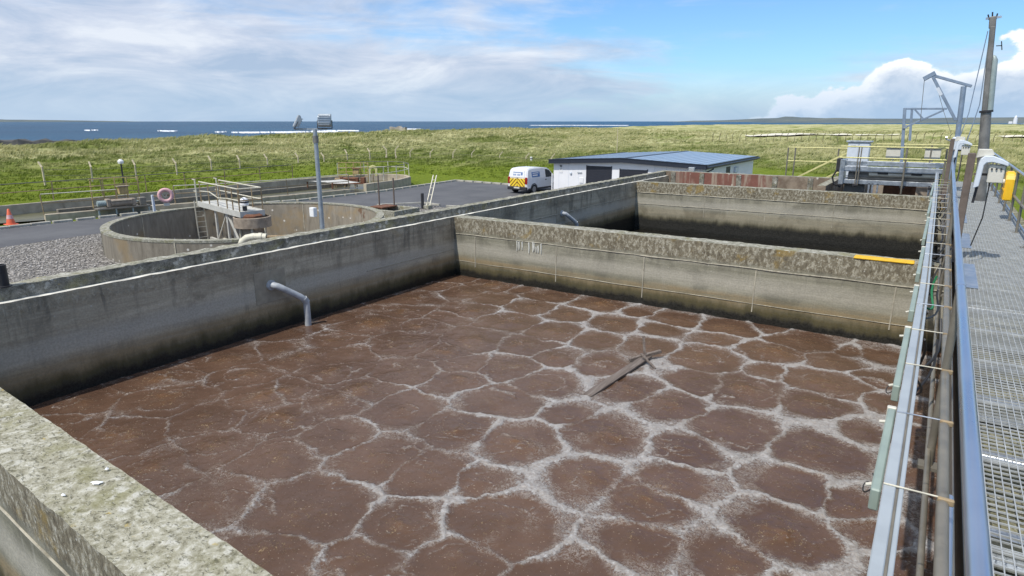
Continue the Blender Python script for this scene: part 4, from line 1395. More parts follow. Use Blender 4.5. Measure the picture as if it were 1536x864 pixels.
# cables slung between trunking and rail
g = random.Random(12)
for i in range(15):
    y = 4.75 + i * .82 + g.uniform(-.25, .25)
    pts = []
    L = g.uniform(.5, 1.1)
    dpt = g.uniform(.10, .34)
    x0, x1 = .04, g.uniform(.12, .2)
    for k in range(13):
        s = k / 12
        pts.append((x0 + (x1 - x0) * s + .03 * math.sin(9 * s + i), y + L * (s - .3) + .05 * math.sin(7 * s + i), 3.66 - dpt * math.sin(math.pi * s)))
    nm = ['nearest', 'second', 'third', 'fourth', 'fifth', 'sixth', 'seventh', 'eighth', 'ninth', 'tenth', 'eleventh', 'twelfth', 'thirteenth', 'fourteenth', 'farthest'][i]
    o = MB().tube(pts, .008 + .004 * g.random(), 7).build('slung_cable', M['greencable'] if i == 3 else M['black'], smooth=True)
    tag(o, ('green cable slung between trunking and handrail beside the cross wall' if i == 3 else nm + ' black cable loop slung between trunking and handrail'), 'cable', 'cables slung by the trunking')


# control posts on the walkway
def control_post(loc, label, s=1.0):
    x, y, z = loc
    t = thing('control_post', loc, label, 'control post', 'brown control posts on the walkway')
    MB().box(-.055 * s, .055 * s, -.03, .03, -.22, 1.54 * s).build('post', M['brownpost'], t, bevel=.008, local=True)
    MB().box(-.10 * s, .10 * s, -.07, .07, -.22, -.20).build('foot_plate', M['brownpost'], t, local=True)
    # hooded cabinet: bent hood sheet, cabinet below, backing cap
    out = [(.10, .98), (.13, 1.38), (.155, 1.46), (.21, 1.50), (.33, 1.505), (.50, 1.45), (.60, 1.40), (.60, 1.345), (.50, 1.375), (.34, 1.405), (.25, 1.395), (.215, 1.35), (.19, 1.02)]
    MB().prism([(a * s * .82, b * s) for a, b in out], 'y', -.14 * s, .13 * s).build('hood', M['whitepl'], t, bevel=.008, local=True)
    cb = MB().box(.25 * s, .46 * s, -.08 * s, .14 * s, 1.08 * s, 1.36 * s).build('cabinet', M['cream'], t, bevel=.008, local=True)
    for k in range(3):
        MB().tube([((.29 + .06 * k) * s, -.08 * s, 1.30 * s), ((.29 + .06 * k) * s, -.105 * s, 1.30 * s)], .014 * s, 10).build('button', M['blacktrim'], cb, local=True)
    MB().prism([(.06 * s, 1.46 * s), (.08 * s, 1.60 * s), (.26 * s, 1.60 * s), (.30 * s, 1.51 * s), (.16 * s, 1.49 * s)], 'y', -.02 * s, .2 * s).build('cap', M['cream'], t, bevel=.006, local=True)
    MB().tube([(.30 * s, 0, 1.08 * s), (.29 * s, .02, .5 * s), (.2 * s, .03, 0.02)], .008, 8).build('cable', M['black'], t, local=True, smooth=True)
    MB().bar((.07 * s, .03, 1.2 * s), (.27 * s, .05, 1.2 * s), .03, .03).build('arm', M['brownpost'], t, local=True)
    MB().bar((.14 * s, 0, 1.0 * s), (.12 * s, 0, .74 * s), .05, .03).build('bracket', M['blacktrim'], t, local=True)
    return t


control_post((.315, 10.9, 3.49), 'brown control post with white hood standing nearest on the walkway', .84)
control_post((.12, 19.6, 3.49), 'brown control post with white hood beside the lifting davit', .84)
# yellow lifebuoy housing on the far handrail
t = thing('lifebuoy_case', (1.2, 16.4, 3.7), 'yellow lifebuoy case hung on the walkway handrail', 'lifebuoy case')
o2 = [(-.24, 0), (.24, 0), (.24, .42), (.19, .52), (.10, .57), (-.10, .57), (-.19, .52), (-.24, .42)]
MB().prism([(16.4 + a, 3.66 + b) for a, b in o2], 'x', 1.09, 1.235).build('case', M['yellow'], t, bevel=.02, seg=2)
MB().box(1.078, 1.092, 16.17, 16.63, 3.86, 3.885).build('band', M['yelpaint'], t)
MB().tube([(1.06, 16.4, 4.02), (1.09, 16.4, 4.02)], .05, 12).build('knob', M['cream'], t)

# ------------------------------------------------------------------ mast, davit and frame
t = thing('tilting_mast', (.95, 20, 3.0), 'tall dark tilting mast rising from the far end of the walkway', 'mast')
A, B = Vector((.93, 20, 3.0)), Vector((.50, 20, 7.69))
def on(z, dx_=0.0):
    f = (z - A.z) / (B.z - A.z)
    return (A.x + (B.x - A.x) * f + dx_, 20, z)


MB().tube([on(3.0), on(5.45)], [.130, .110], 14).build('lower_section', M['mast'], t, smooth=True)
MB().tube([on(5.41), on(5.46)], .145, 14).build('collar', M['blacktrim'], t, smooth=True)
MB().bar(on(5.44, -.035), on(7.40, .01), .12, .13, up=(0, 1, 0)).build('upper_section', M['mast'], t, bevel=.02)
MB().tube([on(5.44, .07), on(6.3, .085), on(6.62, .095), on(6.70, .08), on(6.74, .05)], [.07, .07, .066, .045, .015], 14).build('counterweight_tube', M['mastgreen'], t, smooth=True)
MB().bar(on(7.35), on(7.62), .14, .11, up=(0, 1, 0)).build('head', M['mast'], t, bevel=.02)
for dx_, h in ((-.07, .10), (-.01, .2), (.06, .12)):
    MB().tube([on(7.55, dx_), on(7.62 + h * .5, dx_ * 1.4)], .018, 6).build('antenna', M['blacktrim'], t)
MB().bar(on(7.58, -.14), on(7.60, .17), .03, .05).build('crosspiece', M['galv'], t)
MB().bar(on(6.95, .10), on(6.95, .22), .02, .02).build('peg', M['blacktrim'], t)
MB().bar(on(6.85, .22), on(7.05, .20), .02, .02).build('peg', M['blacktrim'], t)
MB().tube([on(7.30, -.08), (.36, 20, 5.4), (.21, 20, 4.55)], .012, 6).build('stay', M['bluegrey'], t)
MB().tube([on(7.30, -.03), (.55, 20, 5.6), (.40, 20, 4.55)], .012, 6).build('stay', M['bluegrey'], t)
MB().box(.70, 1.15, 19.78, 20.22, 2.98, 3.10).build('base_plate', M['galv'], t, bevel=.01)

t = thing('lifting_davit', (.25, 22, 3.0), 'blue-grey lifting davit with cranked jib beside the mast', 'davit')
MB().tube([(.27, 22, 3.0), (.24, 22, 4.6), (.18, 22, 6.12)], .065, 12).build('column', M['bluegrey'], t, smooth=True)
MB().bar((-.66, 22, 6.46), (.36, 22, 6.12), .08, .075).build('jib', M['bluegrey'], t, bevel=.008)
MB().bar((-.57, 22, 6.40), (.13, 22, 5.22), .075, .09, up=(0, 1, 0)).build('strut', M['bluegrey'], t, bevel=.008)
MB().bar((-.42, 22, 6.10), (-.30, 22, 5.90), .08, .10, up=(0, 1, 0)).build('rating_plate', M['whitepl'], t)
MB().bar((-.78, 22, 6.34), (-.52, 22, 6.50), .10, .12).build('sheave_head', M['bluegrey'], t, bevel=.01)
MB().tube([(-.76, 22, 6.36), (-.70, 22, 5.2)], .008, 6).build('hoist_rope', M['wire'], t)
MB().tube([(-.50, 22, 6.30), (-.2, 22, 5.5), (.06, 22, 4.9)], .006, 6).build('hoist_rope', M['wire'], t)
MB().box(.12, .42, 21.85, 22.15, 4.42, 4.78).build('winch', M['whitepl'], t, bevel=.03)
MB().tube([(.12, 22, 4.66), (-.02, 21.95, 4.72), (-.02, 21.85, 4.78)], .02, 8).build('winch_handle', M['galv'], t)
MB().box(.10, .42, 21.84, 22.16, 2.98, 3.08).build('base_plate', M['galv'], t, bevel=.01)

t = thing('gantry_frame', (-1.1, 24.6, 3.0), 'galvanised lifting frame standing behind the inlet machine', 'frame')
MB().bar((-1.06, 24.6, 3.0), (-1.26, 24.6, 5.62), .09, .09, up=(0, 1, 0)).build('post', M['bluegrey'], t, bevel=.008)
MB().bar((-.99, 24.6, 4.6), (-1.06, 24.6, 5.58), .07, .05, up=(0, 1, 0)).build('brace', M['bluegrey'], t)
MB().bar((-1.28, 24.6, 5.59), (-.13, 24.6, 5.58), .07, .06).build('top_beam', M['bluegrey'], t, bevel=.006)
MB().bar((-1.16, 24.6, 5.02), (-.2, 24.6, 5.54), .06, .055).build('strut', M['bluegrey'], t, bevel=.006)
MB().bar((-.98, 24.6, 5.56), (-.72, 24.6, 5.28), .05, .05).build('strut', M['bluegrey'], t)
MB().box(-1.24, -1.12, 24.52, 24.68, 4.98, 5.08).build('bracket', M['galv'], t)
MB().box(-1.2, -.92, 24.45, 24.75, 2.98, 3.06).build('base_plate', M['galv'], t)

# ------------------------------------------------------------------ inlet machine
Yq = 23.4
t = thing('inlet_screen', (-1.5, Yq, 3.0), 'grey inlet screen machine of long beams and drum behind the far basin', 'machine')
MB().box(-2.72, .05, Yq - .05, Yq + .12, 3.84, 3.98).build('upper_beam', M['galv'], t, bevel=.01)
MB().box(-2.66, .05, Yq - .22, Yq - .06, 3.66, 3.82).build('front_beam', M['galv'], t, bevel=.01)
MB().tube([(-1.9, Yq - .10, 3.585), (.0, Yq - .10, 3.585)], .065, 14).build('spray_pipe', M['cream'], t, smooth=True)
MB().tube([(-2.5, Yq + .1, 3.50), (.0, Yq + .1, 3.50)], .16, 18).build('drum', M['mast'], t, smooth=True)
MB().box(-2.62, -.08, Yq - .12, Yq + .30, 3.26, 3.40).build('base_beam', M['galv'], t, bevel=.01)
MB().box(-2.74, -2.60, Yq - .25, Yq + .35, 3.24, 4.02).build('end_plate', M['galv'], t, bevel=.01)
MB().box(-2.86, -2.72, Yq - .12, Yq + .14, 3.62, 4.06).build('drive_motor', M['blacktrim'], t, bevel=.03)
MB().tube([(-2.82, Yq - .12, 3.7), (-2.93, Yq - .16, 3.45), (-2.86, Yq - .16, 3.22), (-2.66, Yq - .12, 3.15)], .028, 10).build('hose', M['black'], t, smooth=True)
for x in (-1.86, -1.76, -1.62, -.25, -.14, .0):
    MB().box(x - .025, x + .025, Yq - .12, Yq - .06, 2.62, 3.30).build('leg', M['galv'], t)
for x in (-2.25, -2.18, -.95):
    MB().tube([(x, Yq - .26, 3.24), (x, Yq - .26, 4.42)], .018, 8).build('guide_rod', M['railmat'], t)
for x in (-2.25, -.95, -.2):
    MB().box(x - .07, x + .07, Yq - .28, Yq - .14, 3.20, 3.28).build('bearing', M['blacktrim'], t, bevel=.01)
for x in (-1.5, -.6):
    MB().box(x - .16, x + .12, Yq - .20, Yq - .10, 3.60, 3.66).build('clip', M['blacktrim'], t, bevel=.01)
MB().box(-2.6, -2.0, Yq + .2, Yq + .5, 2.4, 3.24).build('chute_plate', M['mast'], t)
MB().box(-1.5, -.6, Yq + .6, Yq + .7, 2.2, 3.24).build('chute_plate', M['rust'], t)

t = thing('control_cabinet', (-2.5, 25.6, 3.0), 'pale grey control cabinet behind the inlet machine', 'cabinet')
MB().box(-2.84, -2.16, 25.4, 25.75, 3.3, 4.50).build('case', M['whitepl'], t, bevel=.01)
MB().box(-2.90, -2.10, 25.34, 25.80, 4.50, 4.55).build('roof', M['galv'], t, bevel=.01)
for x in (-2.66, -2.33):
    MB().box(x - .155, x + .155, 25.38, 25.40, 3.36, 4.46).build('door', M['whitepl'], t, bevel=.008)
MB().box(-2.73, -2.58, 25.372, 25.381, 4.34, 4.39).build('nameplate', M['brownpost'], t)
MB().box(-2.80, -2.20, 25.45, 25.7, 2.98, 3.3).build('plinth', M['galv'], t)


def yellow_rail(name, pts, top, mid, base, label, posts, m='yelrail'):
    t = thing(name, (pts[0][0], pts[0][1], base), label, 'railing')
    for nm, z in (('top_rail', top), ('mid_rail', mid)):
        MB().tube([(x, y, z) for x, y in pts], .021, 10).build(nm, M[m], t, smooth=True)
    for x, y in posts:
        MB().tube([(x, y, base), (x, y, top)], .026, 8).build('post', M['railmat'], t, smooth=True)
    return t


yellow_rail('platform_railing', [(-2.75, 22.9), (.12, 22.9)], 4.44, 4.10, 3.05, 'yellowish railing in front of the pale control cabinet', [(-.95, 22.92), (.05, 22.92)])
yellow_rail('platform_railing', [(-2.10, 27.2), (1.1, 27.2)], 4.40, 3.80, 3.0, 'yellowish railing behind the inlet machine', [(-1.25, 27.2), (-.4, 27.2), (.5, 27.2)])
yellow_rail('stair_railing', [(-5.06, 27), (-2.75, 27)], 4.23, 3.72, 3.0, 'yellowish railing at the head of the stairs left of the machine', [(-5.06, 27), (-4.8, 27), (-3.3, 27)])
t = thing('stair_flight', (-4.3, 26.4, 3.0), 'steel stair stringers sloping down behind the red stained wall', 'stairs')
MB().bar((-2.85, 26.2, 4.15), (-4.7, 26.2, 3.05), .05, .06).build('handrail', M['yelrail'], t)
MB().bar((-2.75, 26.0, 3.65), (-3.8, 26.0, 3.02), .05, .06).build('handrail', M['yelrail'], t)
for i in range(5):
    MB().box(-3.2 - i * .26, -2.94 - i * .26, 26.02, 26.5, 3.12 - i * .17, 3.15 - i * .17).build('tread', M['grate'], t)
# small instrument boxes on stands
for k, (x, y) in enumerate(((-1.55, 27.6), (-.35, 27.6))):
    t = thing('instrument_stand', (x, y, 3.0), ['grey instrument box on a stand beside the pale cabinet', 'grey instrument box on a stand beside the lifting davit'][k], 'instrument', 'instrument boxes behind the machine')
    MB().box(-.24, .24, -.1, .1, .9, 1.25).build('box', M['cream'], t, bevel=.015, local=True)
    MB().box(-.28, .28, -.14, .14, 1.25, 1.30).build('hood', M['galv'], t, bevel=.01, local=True)
    MB().tube([(0, 0, 0), (0, 0, .9)], .04, 8).build('leg', M['galv'], t, local=True)
    MB().box(-.12, .12, -.1, .1, 0, .02).build('foot_plate', M['galv'], t, local=True)

# ------------------------------------------------------------------ round tank and its bridge
RC = Vector((-25.54, 17.42, 0))
RR = 5.5
rt = thing('round_tank', tuple(RC), 'round concrete settling tank standing in the gravel', 'tank')
n = 96
rt_w = MB().lathe(tuple(RC), [(RR + .30, -.3), (RR + .30, .98), (RR + .27, 1.01), (RR + .02, 1.01), (RR, .98), (RR, -2.6)], n).build('wall', M['round'], rt, smooth=True)
MB().lathe((RC.x, RC.y, 0), [(RR + .315, .93), (RR + .318, 1.02), (RR - .015, 1.022), (RR - .018, .96)], n).build('rim', M['coping'], rt, smooth=True)
MB().lathe((RC.x, RC.y, -2.5), [(RR + .05, 0), (0.01, -.5)], 48).build('floor', M['drum'], rt)
for a in (-62, -20, 28, 75, 118, 160, 205, 250):
    for r_, s in ((RR + .305, 1), (RR - .004, -1)):
        c, s_ = math.cos(R(a)), math.sin(R(a))
        p = (RC.x + r_ * c, RC.y + r_ * s_, -.05 if s > 0 else -2.4)
        q = (p[0], p[1], .93)
        MB().bar(p, q, .05, .025, up=(c, s_, 0)).build('joint_strip', M['seam'], rt_w)

bd = Vector((-5.5, 1.28, 0)).normalized()           # bridge runs from the centre to the rim
bs = Vector((-bd.y, bd.x, 0))
if bs.y > 0:
    bs = -bs                                         # side facing the camera
def bp(u, v, z):
    p = RC + bd * u + bs * v
    return (p.x, p.y, z)


br = thing('scraper_bridge', tuple(RC), 'railed access bridge with ladder over the round tank', 'bridge')
m_ = MB()
vs = [bp(-.05, -.5, 1.2), bp(5.35, -.5, 1.2), bp(5.35, .5, 1.2), bp(-.05, .5, 1.2)]
vs += [(x, y, 1.30) for x, y, z in vs]
m_.add(vs, [(0, 1, 2, 3), (7, 6, 5, 4), (0, 4, 5, 1), (1, 5, 6, 2), (2, 6, 7, 3), (3, 7, 4, 0)])
m_.build('deck', M['deck'], br)
for v in (-.53, .53):
    MB().bar(bp(-.1, v, 1.20), bp(5.4, v, 1.20), .05, .26).build('side_beam', M['deck'], br)
MB().bar(bp(-.08, -.52, 1.20), bp(-.08, .52, 1.20), .05, .26).build('end_beam', M['deck'], br)
for v in (-.52, .52):
    us = [.0, .75, 1.45, 2.6, 3.75, 4.9] if v > 0 else [.0, 1.1, 2.7, 4.3, 5.2]
    for u in us:
        MB().tube([bp(u, v, 1.2), bp(u, v, 2.32)], .028, 8).build('rail_post', M['rustrail'], br, smooth=True)
    MB().tube([bp(.0, v, 2.32), bp(4.95 if v > 0 else 5.2, v, 2.32)], .030, 8).build('top_rail', M['palerail'], br, smooth=True)
    if v > 0:
        MB().tube([bp(.0, v, 1.80), bp(1.3, v, 1.80), bp(2.5, v, 1.72), bp(3.6, v, 1.92), bp(4.95, v, 1.86)], .026, 8).build('mid_rail', M['palerail'], br, smooth=True)
    else:
        MB().tube([bp(.0, v, 1.80), bp(5.2, v, 1.80)], .026, 8).build('mid_rail', M['palerail'], br, smooth=True)
MB().tube([bp(.0, -.52, 2.32), bp(.0, .52, 2.32)], .030, 8).build('top_rail', M['palerail'], br, smooth=True)
MB().tube([bp(.0, -.52, 1.80), bp(.0, .52, 1.80)], .026, 8).build('mid_rail', M['rustrail'], br, smooth=True)
# rim gate posts
for v in (-.52, .52):
    MB().tube([bp(5.55, v, 1.0), bp(5.55, v, 2.4)], .035, 8).build('gate_post', M['palerail'], br, smooth=True)
    MB().bar(bp(5.45, v, 2.38), bp(5.9, v, 2.38), .04, .04).build('gate_arm', M['palerail'], br)
    MB().bar(bp(5.45, v, 1.8), bp(5.85, v, 1.8), .04, .04).build('gate_arm', M['palerail'], br)
# ladder
la = MB()
for v in (.30, .72):
    MB().bar(bp(5.25, v, -1.2), bp(5.35, v, 1.35), .05, .05).build('ladder_rail', M['palerail'], br)
for i in range(9):
    z = -1.0 + i * .26
    MB().bar(bp(5.25 + .04 * (z + 1.2), .30, z), bp(5.25 + .04 * (z + 1.2), .72, z), .03, .03).build('rung', M['palerail'], br)
# legs and braces in the tank
for u in (3.4, 1.9):
    for v in (-.4, .4):
        MB().bar(bp(u, v, -.55), bp(u, v, 1.1), .09, .09).build('leg', M['deck'], br)
MB().bar(bp(3.4, .4, -.35), bp(2.0, .4, 1.0), .05, .05).build('brace', M['deck'], br)
MB().bar(bp(1.9, .4, 1.05), bp(.75, .4, -.1), .08, .06).build('brace', M['deck'], br)
MB().bar(bp(5.1, .2, -.55), bp(.9, .2, -.55), .12, .12).build('scraper_beam', M['deck'], br)
MB().bar(bp(4.8, -.3, -.62), bp(1.2, -.5, -.60), .10, .10).build('scraper_beam', M['palerail'], br)
MB().bar(bp(3.4, -.5, -.55), bp(3.4, .5, -.55), .08, .08).build('scraper_beam', M['palerail'], br)
# centre drum and column
dr = MB().lathe((RC.x, RC.y, 0), [(.80, .62), (.80, 1.06), (.75, 1.08), (.75, .66)], 32).build('drum', M['drum'], br, smooth=True)
MB().lathe((RC.x, RC.y, 0), [(.56, -2.5), (.56, .66)], 24).build('column', M['drum'], br, smooth=True)
for a in (200, 260, 320, 20):
    c, s = math.cos(R(a)), math.sin(R(a))
    MB().bar((RC.x + .60 * c, RC.y + .60 * s, -1), (RC.x + .60 * c, RC.y + .60 * s, .64), .09, .06, up=(c, s, 0)).build('column_rib', M['palerail'], br)
MB().lathe((RC.x, RC.y, 0), [(.45, 1.0), (.45, 1.12), (.30, 1.20)], 20).build('turntable', M['rust'], br, smooth=True)
# drive unit with white dome
MB().tube([bp(.35, .15, 1.3), bp(.35, .15, 1.55)], .10, 12).build('motor_neck', M['blacktrim'], br, smooth=True)
MB().lathe(bp(.35, .15, 1.52), [(.14, 0), (.19, .04), (.19, .14), (.18, .16), (.18, .22), (.15, .31), (.08, .37), (.01, .39)], 20).build('motor_dome', M['white'], br, smooth=True)
MB().lathe(bp(.35, .15, 1.52), [(.195, .145), (.20, .16), (.20, .20), (.195, .21)], 20).build('motor_band', M['blacktrim'], br, smooth=True)

# swan-neck pipe in front of the round tank
t = thing('swan_neck_pipe', (-17.3, 11.6, 0), 'pale swan-neck pipe between the round tank and the basin wall', 'pipe')
MB().tube([(-17.5, 11.45, 0), (-17.5, 11.45, 1.52), (-17.46, 11.50, 1.66), (-17.36, 11.59, 1.76), (-17.2, 11.72, 1.80), (-16.9, 11.95, 1.78)], .11, 16).build('pipe', M['palerail'], t, smooth=True)
MB().tube([(-17.08, 11.81, 1.795), (-17.0, 11.87, 1.79)], .125, 16).build('flange', M['palerail'], t, smooth=True)
MB().tube([(-16.9, 11.95, 1.78), (-15.2, 13.4, 1.74), (-14.0, 14.4, 1.72)], .06, 12).build('outlet_pipe', M['rustrail'], t, smooth=True)
for q in ((-15.2, 13.4), (-14.0, 14.4)):
    MB().tube([(q[0], q[1], 0), (q[0], q[1], 1.68)], .04, 8).build('support', M['rustrail'], t)

# ------------------------------------------------------------------ lamp post
Lx, Ly = -19.0, 15.85
t = thing('lamp_post', (Lx, Ly, 0), 'grey lamp post with two floodlights beside the round tank', 'lamp post')
MB().tube([(Lx, Ly, 0), (Lx, Ly, 4.93)], [.095, .075], 14).build('pole', M['lampgrey'], t, smooth=True)
rx_, ry_ = .834, .552
MB().bar((Lx - .72 * rx_, Ly - .72 * ry_, 4.93), (Lx + .45 * rx_, Ly + .45 * ry_, 4.93), .06, .06).build('crossarm', M['lampgrey'], t)
MB().tube([(Lx, Ly, 4.45), (Lx, Ly, 4.70)], .105, 12).build('clamp_band', M['mast'], t, smooth=True)
jb = (Lx - .22 * rx_ + .03, Ly - .22 * ry_ - .1, 1.95)
MB().box(jb[0] - .13, jb[0] + .10, jb[1] - .09, jb[1] + .09, jb[2] - .17, jb[2] + .17).build('junction_box', M['white'], t, bevel=.015)
def flood(cx, cy, cz, yaw, tilt):
    mt = Matrix.Translation((cx, cy, cz)) @ Matrix.Rotation(yaw, 4, 'Z') @ Matrix.Rotation(tilt, 4, 'X')
    def put(mb):
        mb.v = [tuple(mt @ Vector(p)) for p in mb.v]
        return mb
    hd = put(MB().prism([(-.05, -.23), (.02, -.23), (.12, -.12), (.12, .12), (.02, .23), (-.05, .23)], 'x', -.23, .23)).build('floodlight', M['lampgrey'], t, bevel=.01)
    put(MB().box(-.20, .20, -.058, -.050, -.20, .20)).build('lens', M['lampglass'], hd)
    for s in (-1, 1):
        put(MB().bar((s * .26, .02, 0), (s * .26, .02, -.28), .03, .02)).build('yoke', M['blacktrim'], hd)
    put(MB().bar((-.26, .02, -.28), (.26, .02, -.28), .03, .03)).build('yoke', M['blacktrim'], hd)
    for i in range(5):
        z = -.16 + i * .08
        put(MB().box(-.2, .2, .115, .15, z - .008, z + .008)).build('fin', M['lampgrey'], hd)


flood(Lx + .38 * rx_, Ly + .38 * ry_, 5.23, R(33) + math.pi, R(6))
flood(Lx - .62 * rx_, Ly - .62 * ry_, 5.20, R(-35), R(-28))

# ------------------------------------------------------------------ chamber, posts and arm beyond the round tank
t = thing('valve_chamber', (-25.9, 26.6, 0), 'low concrete valve chamber with rusty frame behind the round tank', 'chamber')
for a in ((-27.2, -24.7, 25.6, 25.8), (-27.2, -24.7, 27.5, 27.7), (-27.2, -27.0, 25.8, 27.5), (-24.9, -24.7, 25.8, 27.5)):
    MB().box(a[0], a[1], a[2], a[3], 0, .42).build('wall', M['coping'], t, bevel=.02)
MB().box(-27.15, -26.2, 26.2, 27.45, .40, .47).build('lid', M['rust'], t, bevel=.01)
MB().box(-26.9, -24.9, 25.85, 27.45, .05, .08).build('floor', M['drum'], t)
for k, (x, y, h) in enumerate(((-27.05, 26.85, 1.75), (-26.35, 27.35, 1.60))):
    t = thing('steel_post', (x, y, .44), ['taller dark steel post standing on the valve chamber', 'shorter dark steel post standing on the valve chamber'][k], 'post', 'steel posts on the valve chamber')
    MB().tube([(0, 0, 0), (0, 0, h)], .045, 10).build('shaft', M['brownpost'], t, local=True, smooth=True)
    MB().box(-.1, .1, -.1, .1, 0, .02).build('foot_plate', M['rust'], t, local=True)
t = thing('slewing_arm', (-26.2, 29.8, 0), 'pale slanted hoist arm on a short black post at the yard edge', 'hoist arm')
MB().box(-26.34, -26.20, 29.66, 29.80, 0, .95).build('post', M['blacktrim'], t, bevel=.01)
MB().bar((-26.10, 29.85, .1), (-26.42, 31.0, 1.95), .05, .05).build('arm_bar', M['palerail'], t)
MB().bar((-25.92, 29.97, .1), (-26.24, 31.1, 1.95), .05, .05).build('arm_bar', M['palerail'], t)
for f in (.15, .38, .6, .85):
    a = Vector((-26.10, 29.85, .1)).lerp(Vector((-26.42, 31.0, 1.95)), f)
    b = Vector((-25.92, 29.97, .1)).lerp(Vector((-26.24, 31.1, 1.95)), f)
    MB().bar(a, b, .06, .04).build('rung', M['palerail'], t)
MB().box(-26.2, -25.8, 29.7, 30.1, 0, .22).build('base_block', M['coping'], t, bevel=.02)
t = thing('slab_kerb', (-28, 30, 0), 'pale kerb outline of a slab in the asphalt beside the hoist arm', 'kerb')
for a, b in (((-29.6, 29.2), (-27.9, 31.6)), ((-27.9, 31.6), (-26.3, 31.4)), ((-29.6, 29.2), (-26.6, 29.0)), ((-25.6, 31.2), (-23.5, 31.6))):
    MB().bar((a[0], a[1], .06), (b[0], b[1], .06), .13, .12).build('kerb_piece', M['kerb'], t, bevel=.01)
MB().box(-29.0, -26.4, 29.3, 31.2, .006, .03).build('slab', M['asphalt'], t)

# traffic cone at far left
cx, cy = -39.15, 12.9
t = thing('traffic_cone', (cx, cy, 0), 'orange traffic cone on the kerb at far left', 'cone')
MB().lathe((cx, cy, 0.11), [(.20, .04), (.05, .78), (.03, .80), (.0, .80)], 18).build('cone', M['orange'], t, smooth=True)
MB().lathe((cx, cy, 0.11), [(.155, .30), (.115, .50)], 18).build('sleeve', M['pink'], t, smooth=True)
MB().box(cx - .26, cx + .26, cy - .26, cy + .26, .11, .15).build('base', M['orange'], t, bevel=.02)

# ------------------------------------------------------------------ oxidation ditch on the far side of the road
def sweep_wall(name, path, th, z0, z1, mat_, parent):
    P = [Vector((x, y)) for x, y in path]
    vs, fs = [], []
    for i, p in enumerate(P):
        d = (P[min(i + 1, len(P) - 1)] - P[max(i - 1, 0)]).normalized()
        nn = Vector((-d.y, d.x)) * th / 2
        for q, z in ((p - nn, z0), (p - nn, z1), (p + nn, z1), (p + nn, z0)):
            vs.append((q.x, q.y, z))
    for i in range(len(P) - 1):
        for j in range(3):
            fs.append((4 * i + j, 4 * i + j + 1, 4 * i + j + 5, 4 * i + j + 4))
    fs += [(0, 1, 2, 3), tuple(4 * (len(P) - 1) + k for k in (3, 2, 1, 0))]
    return MB().add(vs, fs).build(name, mat_, parent, bevel=.02)


def densify(path, step):
    out = []
    for a, b in zip(path[:-1], path[1:]):
        a, b = Vector(a), Vector(b)
        n_ = max(1, int((b - a).length / step))
        out += [tuple(a.lerp(b, i / n_)) for i in range(n_)]
    return out + [tuple(path[-1])]


near_p = [(-39.9, 14.7), (-38.95, 20), (-37.6, 24), (-36.8, 28), (-36.3, 33)]
far_p = [(-36.3, 34.6), (-36.7, 38.5), (-37.9, 41.3), (-39.6, 42.6), (-41.5, 42.5), (-43.0, 41.0), (-43.6, 38.5), (-43.9, 34), (-43.9, 25), (-43.7, 14), (-43.6, 4)]
dt = thing('oxidation_ditch', (-41, 24, 0), 'long low-walled concrete ditch with a curved end beyond the road', 'ditch')
sweep_wall('wall', near_p, .30, -.2, .36, M['ditchwall'], dt)
sweep_wall('wall', far_p, .30, -.2, .62, M['ditchwall'], dt)
wp = near_p + far_p
o = MB().add([(x, y, .06) for x, y in wp], [tuple(range(len(wp)))]).build('ditch_water', M['ditchwater'], dt)
sweep_wall('middle_wall', [(-41.6, 16), (-41.2, 24), (-40.8, 33), (-40.6, 37)], .25, 0, .36, M['round'], dt)


def ditch_rail(path, base, h, label, step=2.1, mats=('palerail', 'rustrail')):
    P = densify(path, step)
    t = thing('ditch_railing', (P[0][0], P[0][1], base), label, 'railing')
    for nm, z in (('top_rail', base + h), ('mid_rail', base + h * .52)):
        MB().tube([(x, y, z + random.uniform(-.02, .02)) for x, y in P], .028, 6).build(nm, M[mats[0]] if nm == 'top_rail' else M[mats[1]], t)
    for x, y in P:
        MB().tube([(x, y, base - .1), (x + random.uniform(-.04, .04), y + random.uniform(-.04, .04), base + h)], .032, 6).build('post', M[mats[1]], t)
    return t


ditch_rail([(-39.9, 14.7), (-39.2, 18.2)], .42, 1.0, 'rust-stained railing on the ditch wall left of the aerator')
ditch_rail([(-38.6, 21.2), (-37.6, 24), (-36.8, 28), (-36.3, 33)], .42, 1.0, 'rust-stained railing on the ditch wall behind the round tank')
ditch_rail([(-43.9, 34), (-43.9, 25), (-43.7, 14), (-43.6, 6)], .78, 1.0, 'thin railing along the far side of the ditch', 2.4, ('wire', 'rustrail'))
ditch_rail([(-36.35, 35.2), (-36.7, 38.5), (-37.9, 41.3), (-39.6, 42.6), (-41.5, 42.5), (-43.0, 41.0), (-43.6, 38.5)], .78, .95, 'railing round the curved end of the ditch', 1.6, ('wire', 'palerail'))


